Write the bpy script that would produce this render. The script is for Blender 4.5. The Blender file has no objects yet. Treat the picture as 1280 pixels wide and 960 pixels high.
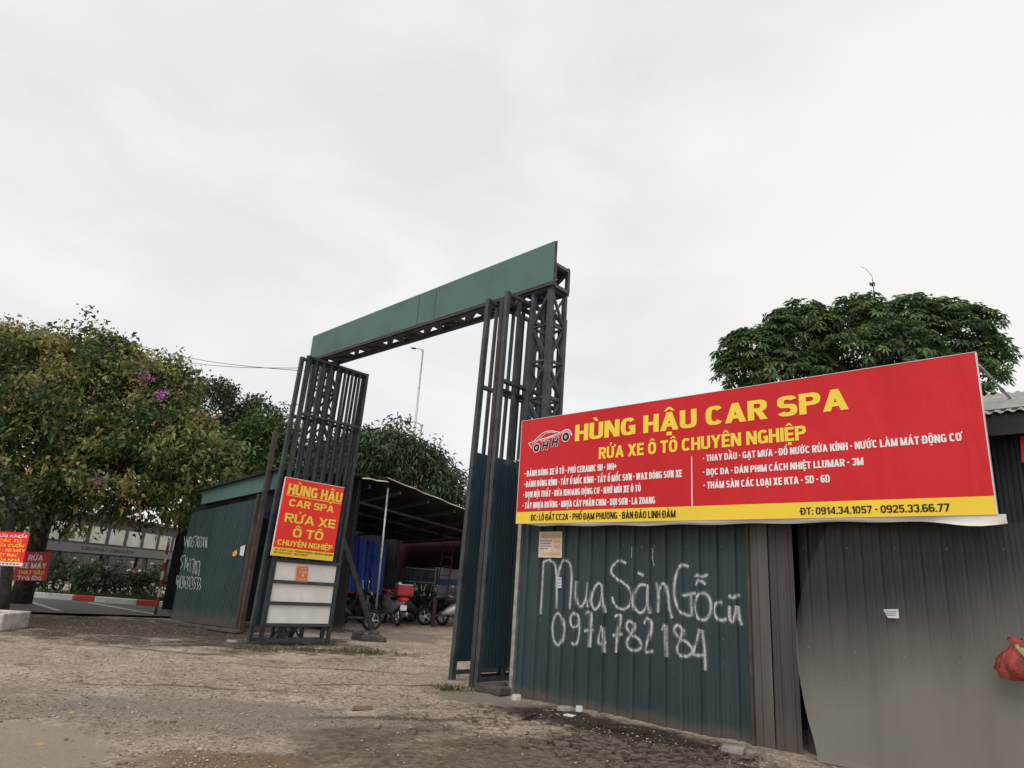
import bpy, math, random
import numpy as np
from mathutils import Vector, Matrix
random.seed(7); rng = np.random.default_rng(7)
S = bpy.context.scene; COL = S.collection

# ------------------------------------------------------------------ camera
FPX, CAMH = 860.0, 1.25
ROLL = math.atan(.066); PITCH = math.atan(255*math.cos(ROLL)/FPX)
cam = bpy.data.cameras.new("Camera"); cam.sensor_width = 36; cam.lens = FPX/1280*36
cam.clip_start = .05; cam.clip_end = 2000
camo = bpy.data.objects.new("Camera", cam); COL.objects.link(camo)
RM = Matrix.Rotation(math.pi/2+PITCH, 4, 'X') @ Matrix.Rotation(ROLL, 4, 'Z')
camo.matrix_world = Matrix.Translation((0, 0, CAMH)) @ RM
S.camera = camo
# ------------------------------------------------------------------ world, sun, exposure
W = bpy.data.worlds.new("World"); S.world = W; W.use_nodes = True
wn = W.node_tree.nodes; wl = W.node_tree.links; wn.clear()
SUN_EL, SUN_AZ = 48, 196          # degrees; azimuth measured clockwise from +Y
def N(nodes, t, **kw):
    n = nodes.new(t)
    for k, v in kw.items():
        if hasattr(n, k): setattr(n, k, v)
        else: n.inputs[k].default_value = v
    return n
sky = N(wn, 'ShaderNodeTexSky', sky_type='NISHITA', sun_disc=False)
sky.sun_elevation = math.radians(SUN_EL); sky.sun_rotation = math.radians(SUN_AZ)
tc = N(wn, 'ShaderNodeTexCoord')
mp = N(wn, 'ShaderNodeMapping'); mp.inputs['Scale'].default_value = (1, 1, 2.2)
wl.new(tc.outputs['Generated'], mp.inputs['Vector'])
cn = N(wn, 'ShaderNodeTexNoise'); cn.inputs['Scale'].default_value = 3.4; cn.inputs['Detail'].default_value = 6
cn.inputs['Roughness'].default_value = .5; cn.inputs['Distortion'].default_value = .35
wl.new(mp.outputs[0], cn.inputs['Vector'])
cr = N(wn, 'ShaderNodeValToRGB'); cr.color_ramp.elements[0].position = .32; cr.color_ramp.elements[1].position = .68
cr.color_ramp.elements[0].color = (.77, .775, .79, 1); cr.color_ramp.elements[1].color = (.89, .895, .90, 1)
wl.new(cn.outputs['Fac'], cr.inputs[0])
dp = N(wn, 'ShaderNodeVectorMath', operation='DOT_PRODUCT'); dp.inputs[1].default_value = Vector((.62, .72, .36)).normalized()
wl.new(tc.outputs['Generated'], dp.inputs[0])
mr = N(wn, 'ShaderNodeMapRange', interpolation_type='SMOOTHSTEP'); mr.inputs['From Min'].default_value = .86; mr.inputs['From Max'].default_value = 1.0
wl.new(dp.outputs['Value'], mr.inputs['Value'])
mx = N(wn, 'ShaderNodeMix', data_type='RGBA'); wl.new(mr.outputs[0], mx.inputs[0])
wl.new(cr.outputs[0], mx.inputs[6]); mx.inputs[7].default_value = (.93, .905, .865, 1)
sc10 = N(wn, 'ShaderNodeVectorMath', operation='SCALE'); sc10.inputs['Scale'].default_value = 10.0
wl.new(mx.outputs[2], sc10.inputs[0])
mx2 = N(wn, 'ShaderNodeMix', data_type='RGBA'); mx2.inputs[0].default_value = .94
wl.new(sky.outputs[0], mx2.inputs[6]); wl.new(sc10.outputs[0], mx2.inputs[7])
bg = N(wn, 'ShaderNodeBackground'); bg.inputs['Strength'].default_value = .1
wl.new(mx2.outputs[2], bg.inputs['Color'])
wo = N(wn, 'ShaderNodeOutputWorld'); wl.new(bg.outputs[0], wo.inputs['Surface'])
sd = bpy.data.lights.new("Sun", 'SUN'); sd.energy = 1.5; sd.angle = math.radians(40); sd.color = (1, .96, .9)
so = bpy.data.objects.new("Sun", sd); COL.objects.link(so)
_az, _el = math.radians(SUN_AZ), math.radians(SUN_EL)
so.rotation_euler = Vector((math.sin(_az)*math.cos(_el), math.cos(_az)*math.cos(_el), math.sin(_el))).to_track_quat('Z', 'Y').to_euler()
S.view_settings.view_transform = 'Standard'; S.view_settings.look = 'None'
S.view_settings.exposure = 0.1; S.view_settings.gamma = 1.0; S.view_settings.use_curve_mapping = False

# ------------------------------------------------------------------ geometry helpers
CAM = Vector((0, 0, CAMH)); R3 = RM.to_3x3(); Z = Vector((0, 0, 1))
AZ = math.radians(46)
U = Vector((-math.sin(AZ), math.cos(AZ), 0)); I = Vector((math.cos(AZ), math.sin(AZ), 0))   # along the fence / into the yard
def fr(s, q, z=0.): return U*s + I*q + Z*z
def ray(x, y): return R3 @ Vector(((x-640)/FPX, -(y-480)/FPX, -1.))
def hit(x, y, p0, n):
    d = ray(x, y); return CAM + d*((Vector(p0)-CAM).dot(n)/d.dot(n))
def gnd(x, y, z=0.): return hit(x, y, (0, 0, z), Z)
def at(x, y, Y): d = ray(x, y); return CAM + d*(Y/d.y)
def onq(x, y, q): return hit(x, y, I*q, I)
def ons(x, y, s): return hit(x, y, U*s, U)

class MB:
    def __init__(s): s.v = []; s.f = []; s.uv = None
    def add(s, vs, fs):
        b = len(s.v); s.v += [tuple(p) for p in vs]; s.f += [tuple(i+b for i in f) for f in fs]; return s
    def quad(s, a, b, c, d): return s.add([a, b, c, d], [(0, 1, 2, 3)])
    def obox(s, c, ax, ay, az):
        c = Vector(c); vs = [c+ax*i+ay*j+az*k for k in (-1, 1) for j in (-1, 1) for i in (-1, 1)]
        return s.add(vs, [(0, 2, 3, 1), (4, 5, 7, 6), (0, 1, 5, 4), (2, 6, 7, 3), (1, 3, 7, 5), (0, 4, 6, 2)])
    def box(s, c, sx, sy, sz): return s.obox(c, Vector((sx/2, 0, 0)), Vector((0, sy/2, 0)), Vector((0, 0, sz/2)))
    def bar(s, p0, p1, w, h=None, side=None):
        p0, p1 = Vector(p0), Vector(p1); d = (p1-p0)
        if h is None: h = w
        sd_ = Vector(side) if side is not None else I
        a = d.cross(sd_)
        if a.length < 1e-6: a = d.cross(Vector((.3, .5, .8)))
        a.normalize(); b = d.cross(a).normalized()
        return s.obox((p0+p1)/2, d/2, b*(w/2), a*(h/2))
    def tube(s, pts, r, n=8, cap=True):
        pts = [Vector(p) for p in pts]; m = len(pts)
        rs = r if isinstance(r, (list, tuple)) else [r]*m
        vs = []; a = None
        for k in range(m):
            t = (pts[min(k+1, m-1)]-pts[max(k-1, 0)]).normalized()
            if a is None: a = t.cross(Vector((.31, .87, .2))).normalized()
            else: a = (a - t*a.dot(t)).normalized()
            b = t.cross(a)
            for j in range(n):
                th = 2*math.pi*j/n; vs.append(pts[k]+(a*math.cos(th)+b*math.sin(th))*rs[k])
        fs = [(k*n+j, k*n+(j+1) % n, (k+1)*n+(j+1) % n, (k+1)*n+j) for k in range(m-1) for j in range(n)]
        if cap: fs += [tuple(range(n-1, -1, -1)), tuple((m-1)*n+j for j in range(n))]
        return s.add(vs, fs)
    def prism(s, poly, o, ax, ay, az):      # poly extruded from o to o+az
        o = Vector(o); n = len(poly)
        vs = [o+ax*a+ay*b for a, b in poly]+[o+ax*a+ay*b+az for a, b in poly]
        fs = [tuple(range(n-1, -1, -1)), tuple(range(n, 2*n))]+[(k, (k+1) % n, n+(k+1) % n, n+k) for k in range(n)]
        return s.add(vs, fs)
    def loft(s, rings, cap=True):
        n = len(rings[0]); vs = [p for r in rings for p in r]
        fs = [(k*n+j, k*n+(j+1) % n, (k+1)*n+(j+1) % n, (k+1)*n+j) for k in range(len(rings)-1) for j in range(n)]
        if cap: fs += [tuple(range(n-1, -1, -1)), tuple((len(rings)-1)*n+j for j in range(n))]
        return s.add(vs, fs)
    def build(s, name, mat, parent=None, smooth=False, bevel=0, local=False, origin=None):
        m = bpy.data.meshes.new(name)
        off = Vector((0, 0, 0))
        if not local:
            p = parent
            while p is not None and p.parent is not None: p = p.parent
            if p is not None: off = p.location.copy()
            elif origin is not None: off = Vector(origin)
        m.from_pydata([(v[0]-off.x, v[1]-off.y, v[2]-off.z) for v in s.v], [], s.f); m.update()
        if s.uv:
            uvl = m.uv_layers.new(name='UVMap')
            for lp in m.loops: uvl.data[lp.index].uv = s.uv[lp.vertex_index]
        o = bpy.data.objects.new(name, m); COL.objects.link(o)
        if parent is not None: o.parent = parent
        elif origin is not None: o.location = origin
        if mat: m.materials.append(mat)
        if smooth: m.polygons.foreach_set('use_smooth', [True]*len(m.polygons))
        if bevel:
            b = o.modifiers.new('Bevel', 'BEVEL'); b.width = bevel; b.segments = 2; b.limit_method = 'ANGLE'
        return o
def thing(name, loc, label, cat, group=None, rz=0):
    o = bpy.data.objects.new(name, None); COL.objects.link(o); o.location = loc; o.rotation_euler = (0, 0, rz)
    o.empty_display_size = .2
    return tag(o, label, cat, group)
def tag(o, label, cat, group=None):
    o['label'] = label; o['category'] = cat
    if group: o['group'] = group
    return o
def struct(o, label=None):
    o['kind'] = 'structure'
    if label: o['label'] = label
    return o
def copy_tree(o, parent=None):
    c = o.copy(); COL.objects.link(c)
    if parent is not None: c.parent = parent
    for ch in list(o.children): copy_tree(ch, c)
    return c

# ------------------------------------------------------------------ materials
def new_mat(name):
    m = bpy.data.materials.new(name); m.use_nodes = True; t = m.node_tree; t.nodes.clear()
    out = t.nodes.new('ShaderNodeOutputMaterial'); b = t.nodes.new('ShaderNodeBsdfPrincipled'); t.links.new(b.outputs[0], out.inputs[0])
    return m, t.nodes, t.links, b, out
def noise(n, l, scale, detail=4, vec=None, rough=.55, dist=0):
    x = n.new('ShaderNodeTexNoise'); x.inputs['Scale'].default_value = scale; x.inputs['Detail'].default_value = detail
    x.inputs['Roughness'].default_value = rough; x.inputs['Distortion'].default_value = dist
    if vec is not None: l.new(vec, x.inputs['Vector'])
    return x.outputs['Fac']
def rng_(n, l, val, a, b, c=0., d=1., smooth=True):
    x = n.new('ShaderNodeMapRange'); x.interpolation_type = 'SMOOTHSTEP' if smooth else 'LINEAR'
    x.inputs['From Min'].default_value = a; x.inputs['From Max'].default_value = b
    x.inputs['To Min'].default_value = c; x.inputs['To Max'].default_value = d
    l.new(val, x.inputs['Value']); return x.outputs[0]
def mixc(n, l, fac, a, b, mode='MIX'):
    x = n.new('ShaderNodeMix'); x.data_type = 'RGBA'; x.blend_type = mode
    if isinstance(fac, (int, float)): x.inputs[0].default_value = fac
    else: l.new(fac, x.inputs[0])
    for k, c in ((6, a), (7, b)):
        if isinstance(c, tuple): x.inputs[k].default_value = (*c, 1) if len(c) == 3 else c
        else: l.new(c, x.inputs[k])
    return x.outputs[2]
def math_(n, l, op, a, b=0., c=None):
    x = n.new('ShaderNodeMath'); x.operation = op
    for k, v in enumerate((a, b, c)):
        if v is None: continue
        if isinstance(v, (int, float)): x.inputs[k].default_value = v
        else: l.new(v, x.inputs[k])
    return x.outputs[0]
def pos(n): return n.new('ShaderNodeNewGeometry').outputs['Position']
def mapping(n, l, vec, scale):
    x = n.new('ShaderNodeMapping'); x.inputs['Scale'].default_value = scale; l.new(vec, x.inputs['Vector']); return x.outputs[0]
def sepz(n, l, vec):
    x = n.new('ShaderNodeSeparateXYZ'); l.new(vec, x.inputs[0]); return x.outputs
def bump(n, l, b, h, strength=.3, dist=.02):
    x = n.new('ShaderNodeBump'); x.inputs['Strength'].default_value = strength; x.inputs['Distance'].default_value = dist
    l.new(h, x.inputs['Height']); l.new(x.outputs[0], b.inputs['Normal'])
def plain(name, col, rough=.6, metal=0., var=.25, scale=6, bmp=0., spec=.4, dirt=None, dirt_amt=.5, dscale=3):
    """a colour with uneven tone, optional patches of another colour (dirt, rust) and a little relief"""
    m, n, l, b, _ = new_mat(name); p = n.new('ShaderNodeTexCoord').outputs['Object']
    f = noise(n, l, scale, 5, p)
    lo = tuple(c*(1-var) for c in col); hi = tuple(min(1, c*(1+var)) for c in col)
    c = mixc(n, l, rng_(n, l, f, .3, .7), lo, hi)
    if dirt:
        g = noise(n, l, dscale, 8, p, .7)
        c = mixc(n, l, rng_(n, l, g, .52, .72, 0, dirt_amt), c, dirt)
    l.new(c, b.inputs['Base Color']); b.inputs['Roughness'].default_value = rough; b.inputs['Metallic'].default_value = metal
    b.inputs['Specular IOR Level'].default_value = spec
    l.new(rng_(n, l, f, .2, .8, max(0, rough-.12), min(1, rough+.12)), b.inputs['Roughness'])
    if bmp: bump(n, l, b, noise(n, l, scale*6, 6, p), bmp, .01)
    return m
def sheet_metal(name, col, dirt=(.10, .085, .07), z_dirt=.5, streak=.5):
    """painted corrugated sheet: vertical streaks, chalky fading, splashed mud along its foot"""
    m, n, l, b, _ = new_mat(name); p = pos(n)
    st = noise(n, l, 1., 5, mapping(n, l, p, (9, 9, .35)), .65)
    pt = noise(n, l, 1.3, 6, p, .6)
    c = mixc(n, l, rng_(n, l, st, .3, .75, 0, streak), col, tuple(x*1.75+.012 for x in col))
    c = mixc(n, l, rng_(n, l, pt, .45, .75, 0, .55), c, tuple(x*.55 for x in col))
    spots = noise(n, l, 26, 3, p, .6)
    c = mixc(n, l, rng_(n, l, spots, .70, .78, 0, .7), c, (.16, .12, .09))
    z = sepz(n, l, p)[2]
    dv = n.new('ShaderNodeVectorMath'); dv.operation = 'DOT_PRODUCT'; dv.inputs[1].default_value = (-.7193, .6947, 0); l.new(p, dv.inputs[0]); su = dv.outputs['Value']
    wn_ = n.new('ShaderNodeTexWhiteNoise'); wn_.noise_dimensions = '1D'; l.new(math_(n, l, 'FLOOR', math_(n, l, 'DIVIDE', su, 1.0)), wn_.inputs['W'])
    c = mixc(n, l, math_(n, l, 'MULTIPLY', wn_.outputs['Value'], .35), c, tuple(x*1.5+.006 for x in col))            # each sheet faded a little differently
    fx = math_(n, l, 'SUBTRACT', math_(n, l, 'FRACT', math_(n, l, 'DIVIDE', su, .4)), .5); fz = math_(n, l, 'SUBTRACT', math_(n, l, 'FRACT', math_(n, l, 'DIVIDE', math_(n, l, 'ADD', z, .45), .9)), .5)
    dd = math_(n, l, 'ADD', math_(n, l, 'POWER', math_(n, l, 'MULTIPLY', fx, .4), 2.), math_(n, l, 'POWER', math_(n, l, 'MULTIPLY', fz, .9), 2.))
    c = mixc(n, l, rng_(n, l, dd, .00006, .00014, .85, 0), c, (.16, .13, .11))                                           # screw heads
    scr = noise(n, l, 1., 2, mapping(n, l, p, (26, 26, 3.)), .5, 2.)
    c = mixc(n, l, rng_(n, l, scr, .70, .73, 0, .35), c, (.15, .16, .16))                                               # scratches
    zz = math_(n, l, 'ADD', z, math_(n, l, 'MULTIPLY', noise(n, l, 5, 6, p, .7), -z_dirt*1.3))
    c = mixc(n, l, rng_(n, l, zz, -.45*z_dirt, .25*z_dirt, .8, 0), c, dirt)
    l.new(c, b.inputs['Base Color']); b.inputs['Specular IOR Level'].default_value = .35
    l.new(rng_(n, l, st, .3, .7, .42, .62), b.inputs['Roughness'])
    bump(n, l, b, noise(n, l, 3, 3, p), .15, .02)
    return m
M = {}
M['steel'] = plain('dark_steel', (.052, .060, .067), .5, .15, .35, 5, .15, .4, (.085, .06, .048), .5, 7)
M['steel_brown'] = plain('primed_steel', (.075, .055, .05), .6, .1, .3, 5, .1, .3, (.12, .06, .04), .6, 5)
M['steel_dim'] = plain('dim_primed_steel', (.05, .042, .042), .6, .1, .3, 5, .1, .3, (.09, .05, .035), .5, 5)
M['steel_green'] = plain('green_steel', (.032, .039, .041), .5, .1, .3, 5, .1, .4, (.12, .09, .06), .5, 6)
M['galv'] = plain('galvanised', (.38, .38, .38), .4, .6, .25, 8, .05)
M['panel_green'] = sheet_metal('panel_green', (.068, .124, .112), streak=.22)
M['sheet_green'] = sheet_metal('sheet_green', (.025, .042, .045), z_dirt=.16)
M['sheet_green2'] = sheet_metal('sheet_green_far', (.020, .044, .045))
M['clad_green'] = sheet_metal('clad_green', (.012, .032, .042), z_dirt=.2, streak=.3)
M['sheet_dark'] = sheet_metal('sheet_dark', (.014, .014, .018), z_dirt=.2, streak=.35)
M['sheet_grey'] = sheet_metal('sheet_weathered', (.085, .075, .072), z_dirt=.6, streak=.8)
M['white_panel'] = plain('white_panel', (.78, .76, .71), .35, 0, .08, 2, 0, .4, (.42, .39, .34), .5, 2.2)
def vinyl_red():
    m, n, l, b, _ = new_mat('sign_red'); p = n.new('ShaderNodeTexCoord').outputs['Object']
    w = noise(n, l, .8, 4, p, .55); st = noise(n, l, 1., 6, mapping(n, l, p, (7, 7, .5)), .7); sp = noise(n, l, 18, 5, p, .7)
    c = mixc(n, l, rng_(n, l, w, .3, .7), (.54, .010, .016), (.64, .018, .025))
    c = mixc(n, l, rng_(n, l, st, .52, .75, 0, .35), c, (.46, .03, .03))
    c = mixc(n, l, rng_(n, l, sp, .62, .75, 0, .18), c, (.5, .2, .17))
    l.new(c, b.inputs['Base Color']); l.new(rng_(n, l, st, .3, .7, .34, .55), b.inputs['Roughness']); b.inputs['Specular IOR Level'].default_value = .3
    wr = noise(n, l, 1., 3, mapping(n, l, p, (3.2, 3.2, .9)), .5, 1.)
    bump(n, l, b, wr, .35, .06); return m
M['sign_red'] = vinyl_red()
M['sign_red2'] = plain('sign_red_small', (.85, .028, .02), .4, 0, .05, 2, 0, .4)
M['sign_red3'] = plain('sign_red_faded', (.55, .03, .035), .5, 0, .12, 3, 0, .4)
M['sign_yellow'] = plain('sign_yellow', (.88, .62, .045), .4, 0, .05, 1, 0, .4)
M['ink_yellow'] = plain('ink_yellow', (.92, .66, .07), .45, 0, .04, 2, 0, .3)
M['ink_white'] = plain('ink_white', (.85, .80, .78), .45, 0, .05, 2, 0, .3)
M['ink_black'] = plain('ink_black', (.022, .016, .016), .5, 0, .1, 2, 0, .3)
M['ink_brown'] = plain('ink_brown', (.09, .035, .012), .5, 0, .1, 2, 0, .3)
M['orange'] = plain('orange_paper', (.78, .16, .03), .5, 0, .12, 20)
M['white_trim'] = plain('white_trim', (.72, .68, .64), .45, 0, .12, 3, 0, .4, (.42, .33, .25), .5, 6)
M['vinyl'] = plain('white_vinyl', (.68, .66, .63), .35, 0, .08, 3, .05)
M['paper'] = plain('paper', (.66, .58, .46), .7, 0, .12, 8)
M['paper2'] = plain('paper_white', (.62, .63, .64), .7, 0, .12, 8)
M['ink_orange'] = plain('ink_orange', (.72, .36, .10), .6, 0, .1, 5)
M['ink_blue'] = plain('ink_blue', (.10, .17, .30), .6, 0, .1, 5)
M['bark'] = plain('bark', (.055, .045, .040), .9, 0, .45, 9, .8, .2, (.10, .09, .08), .4, 4)
M['concrete'] = plain('concrete', (.30, .28, .25), .85, 0, .25, 4, .4, .2, (.14, .12, .10), .7, 3)
M['concrete_dark'] = plain('concrete_dark', (.085, .075, .07), .9, 0, .3, 5, .5, .2, (.04, .035, .03), .7, 3)
M['whitewash'] = plain('whitewash', (.50, .46, .40), .85, 0, .25, 4, .4, .2, (.13, .10, .08), .95, 7)
M['brick'] = plain('brick', (.20, .115, .09), .9, 0, .3, 6, .5, .2, (.2, .16, .13), .6, 6)
M['asphalt'] = plain('asphalt', (.115, .11, .108), .85, 0, .2, 1.2, .3, .3)
M['marking'] = plain('road_marking', (.50, .49, .47), .7, 0, .15, 2, 0, .3, (.2, .19, .18), .6, 3)
M['kerb_white'] = plain('kerb_white', (.62, .59, .56), .7, 0, .12, 3, .1, .3, (.3, .27, .23), .6, 4)
M['kerb_red'] = plain('kerb_red', (.46, .05, .04), .7, 0, .15, 3, .1, .3, (.3, .16, .13), .4, 4)
M['pole_red'] = plain('pole_red', (.40, .035, .04), .5, 0, .15, 8)
M['pole_white'] = plain('pole_white', (.62, .58, .55), .5, 0, .12, 8)
M['roof_grey'] = plain('roof_grey', (.30, .285, .27), .6, .2, .2, 2, .05, .3, (.16, .11, .08), .6, 3)
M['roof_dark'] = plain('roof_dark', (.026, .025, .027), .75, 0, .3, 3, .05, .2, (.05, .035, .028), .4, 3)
M['roof_lip'] = plain('roof_lip', (.42, .36, .25), .7, 0, .2, 3)
M['tarp_blue'] = plain('tarp_blue', (.014, .042, .25), .55, 0, .3, 4, .3, .3)
M['tarp_maroon'] = plain('tarp_maroon', (.055, .012, .026), .7, 0, .3, 4, .3)
M['plaster'] = plain('plaster', (.34, .32, .31), .8, 0, .2, 2, .1, .2, (.16, .14, .13), .6, 1.5)
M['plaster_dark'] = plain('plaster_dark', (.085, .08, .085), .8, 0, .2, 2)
M['fascia_grey'] = plain('fascia_grey', (.12, .117, .122), .6, 0, .12, 1)
M['blind'] = plain('pale_blind', (.55, .55, .47), .6, 0, .15, 1.5, 0, .2, (.38, .38, .34), .5, 1)
M['glass_dark'] = plain('dark_glass', (.018, .02, .024), .12, 0, .2, 1, 0, .6)
M['rubber'] = plain('rubber', (.016, .016, .017), .75, 0, .2, 8)
M['black_paint'] = plain('black_paint', (.012, .012, .015), .22, 0, .2, 6, 0, .5)
M['red_paint'] = plain('red_paint', (.62, .03, .02), .25, 0, .12, 6, 0, .5)
M['grey_plastic'] = plain('grey_plastic', (.06, .06, .065), .5, 0, .2, 6)
M['silver'] = plain('silver', (.62, .63, .65), .25, .8, .15, 6)
M['silver_paint'] = plain('silver_paint', (.55, .56, .58), .3, .2, .1, 6)
M['lamp_glass'] = plain('lamp_glass', (.75, .75, .75), .15, 0, .05, 6)
M['tail_red'] = plain('tail_red', (.75, .04, .03), .2, 0, .08, 6)
M['blue_paint'] = plain('blue_paint', (.05, .10, .17), .4, 0, .15, 6)
M['dry_yellow'] = plain('dry_yellow', (.42, .28, .09), .8, 0, .2, 30)
M['wood'] = plain('wood', (.26, .20, .14), .85, 0, .3, 9, .3, .2, (.12, .09, .07), .6, 6)
M['red_bag'] = plain('red_bag', (.30, .05, .036), .5, 0, .4, 14, .8)  # colour of the red reflection in the car window
M['lime'] = plain('lime_plastic', (.30, .36, .14), .5, 0, .15, 9)  # green mark within the red window reflection

def ground_mat():
    m, n, l, b, _ = new_mat('gravel_dirt'); p = pos(n)
    warp = noise(n, l, 1.1, 6, p, .65); warp2 = noise(n, l, 6, 5, p, .7)
    fine = noise(n, l, 60, 6, p, .75); mid = noise(n, l, 13, 6, p, .7)
    vo = n.new('ShaderNodeTexVoronoi'); vo.inputs['Scale'].default_value = 42; l.new(p, vo.inputs['Vector'])
    base = mixc(n, l, rng_(n, l, mid, .3, .7), (.285, .224, .170), (.49, .402, .318))
    base = mixc(n, l, rng_(n, l, warp, .46, .66, 0, .55), base, (.55, .45, .35))
    vg = n.new('ShaderNodeSeparateColor'); l.new(vo.outputs['Color'], vg.inputs[0])
    vb = n.new('ShaderNodeCombineColor'); [l.new(vg.outputs[0], vb.inputs[k]) for k in range(3)]
    big = noise(n, l, .55, 7, p, .68); dk = noise(n, l, 3.2, 8, p, .72, .6)
    base = mixc(n, l, .55, base, vb.outputs[0], 'SOFT_LIGHT')
    base = mixc(n, l, rng_(n, l, dk, .53, .66, 0, .6), base, (.105, .088, .072))
    base = mixc(n, l, rng_(n, l, fine, .56, .72, 0, .5), base, (.07, .06, .052))
    def blob(cx, cy, rx, ry, rot, edge=.35, wob=1.1):
        mpn = n.new('ShaderNodeMapping'); mpn.vector_type = 'TEXTURE'
        mpn.inputs['Location'].default_value = (cx, cy, 0); mpn.inputs['Rotation'].default_value = (0, 0, rot); mpn.inputs['Scale'].default_value = (rx, ry, 1e6)
        l.new(p, mpn.inputs['Vector'])
        ln = n.new('ShaderNodeVectorMath'); ln.operation = 'LENGTH'; l.new(mpn.outputs[0], ln.inputs[0])
        d = math_(n, l, 'ADD', ln.outputs['Value'], math_(n, l, 'MULTIPLY', math_(n, l, 'SUBTRACT', warp, .5), wob*2))
        d = math_(n, l, 'ADD', d, math_(n, l, 'MULTIPLY', math_(n, l, 'SUBTRACT', warp2, .5), wob*.8))
        return rng_(n, l, d, 1-edge, 1+edge*.6, 1, 0)
    def lay(c, mask, col, amt):
        return mixc(n, l, math_(n, l, 'MULTIPLY', mask, amt), c, col)
    c = base
    c = lay(c, blob(-8, 15.0, 6.0, 2.7, -.32, .4), mixc(n, l, rng_(n, l, mid, .3, .7), (.045, .033, .026), (.105, .08, .063)), .95)   # darker brown soil under the trees
    c = lay(c, blob(-2.5, 6.9, 2.5, .85, -.1, .5), mixc(n, l, rng_(n, l, fine, .35, .65), (.14, .12, .102), (.36, .315, .265)), .72)    # grey chippings
    c = lay(c, blob(.2, 6.0, 1.9, 1.1, .1, .45, 1.1), mixc(n, l, rng_(n, l, mid, .35, .65), (.062, .045, .033), (.18, .14, .105)), .78)   # damp soil
    c = lay(c, blob(1.1, 7.6, 1.9, .48, -.72, .4, .9), (.042, .031, .025), .95)
    c = lay(c, blob(-.1, 8.85, .7, .33, -.5, .3, .6), (.27, .23, .19), .9)
    c = lay(c, blob(-3.55, 5.25, .95, .85, -.5, .12, .25), (.37, .315, .24), .9)
    c = lay(c, blob(-1.8, 5.30, .62, .36, .05, .4, .7), (.25, .155, .085), .92)
    for (cx, cy, rx, ry, ro) in ((-3.3, 8.3, 1.3, .07, .12), (-5.2, 11.4, 2.0, .09, -.1), (-2.4, 10.6, 1.6, .06, .05), (-1.3, 9.3, 1.4, .05, .25), (-4.2, 12.6, 1.8, .14, -.15), (-1.0, 7.3, .9, .10, .3)):
        c = lay(c, blob(cx, cy, rx, ry, ro, .6, .55), (.075, .058, .043), .75)                 # ruts and cracks filled with soil
    c = lay(c, blob(1.6, 6.2, 1.3, .55, -.5, .35, .9), mixc(n, l, rng_(n, l, mid, .4, .6), (.06, .046, .036), (.22, .175, .14)), .85)
    c = lay(c, blob(-2.6, 17.5, 2.5, 1.5, 0, .4), (.20, .175, .15), .6)
    cracks = n.new('ShaderNodeTexVoronoi'); cracks.feature = 'DISTANCE_TO_EDGE'; cracks.inputs['Scale'].default_value = 2.3
    wv = n.new('ShaderNodeVectorMath'); wv.operation = 'ADD'
    nz = n.new('ShaderNodeTexNoise'); nz.inputs['Scale'].default_value = 2; nz.inputs['Detail'].default_value = 5; l.new(p, nz.inputs['Vector'])
    l.new(p, wv.inputs[0]); l.new(nz.outputs['Color'], wv.inputs[1]); l.new(wv.outputs[0], cracks.inputs['Vector'])
    crk = math_(n, l, 'MULTIPLY', rng_(n, l, cracks.outputs['Distance'], .0, .035, 1, 0), blob(.9, 6.8, 2.3, 1.1, -.6, .4))
    c = mixc(n, l, math_(n, l, 'MULTIPLY', crk, .75), c, (.03, .024, .02))
    l.new(c, b.inputs['Base Color']); b.inputs['Roughness'].default_value = .92; b.inputs['Specular IOR Level'].default_value = .2
    h = math_(n, l, 'ADD', math_(n, l, 'MULTIPLY', fine, .5), math_(n, l, 'MULTIPLY', mid, .8))
    h = math_(n, l, 'SUBTRACT', h, math_(n, l, 'MULTIPLY', crk, .6))
    bump(n, l, b, h, .95, .045)
    return m
M['ground'] = ground_mat()
def stone_mat():
    m, n, l, b, _ = new_mat('stones')
    a = n.new('ShaderNodeAttribute'); a.attribute_name = 'tone'
    r = n.new('ShaderNodeValToRGB'); e = r.color_ramp.elements
    e[0].color = (.13, .108, .086, 1); e[1].color = (.46, .40, .325, 1); k = e.new(.55); k.color = (.29, .245, .195, 1)
    l.new(a.outputs['Fac'], r.inputs[0]); l.new(r.outputs[0], b.inputs['Base Color']); b.inputs['Roughness'].default_value = .9
    return m
M['stones'] = stone_mat()
def leaf_mat(name, stops, rough=.5, transl=.25):
    m, n, l, b, out = new_mat(name)
    a = n.new('ShaderNodeAttribute'); a.attribute_name = 'tone'
    r = n.new('ShaderNodeValToRGB'); e = r.color_ramp.elements
    e[0].position, e[0].color = stops[0][0], (*stops[0][1], 1); e[1].position, e[1].color = stops[-1][0], (*stops[-1][1], 1)
    for p_, c in stops[1:-1]: k = e.new(p_); k.color = (*c, 1)
    l.new(a.outputs['Fac'], r.inputs[0]); l.new(r.outputs[0], b.inputs['Base Color'])
    b.inputs['Roughness'].default_value = rough; b.inputs['Specular IOR Level'].default_value = .35
    t = n.new('ShaderNodeBsdfTranslucent'); l.new(r.outputs[0], t.inputs['Color'])
    ms = n.new('ShaderNodeMixShader'); ms.inputs[0].default_value = transl
    l.new(b.outputs[0], ms.inputs[1]); l.new(t.outputs[0], ms.inputs[2]); l.new(ms.outputs[0], out.inputs[0])
    return m
M['leaf_myrtle'] = leaf_mat('leaf_myrtle', [(0, (.028, .058, .022)), (.3, (.085, .135, .045)), (.56, (.21, .24, .078)), (.82, (.36, .35, .12)), (1, (.36, .24, .10))], .5, .38)
M['leaf_dark'] = leaf_mat('leaf_dark', [(0, (.024, .040, .024)), (.6, (.065, .092, .042)), (1, (.13, .14, .06))])
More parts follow.
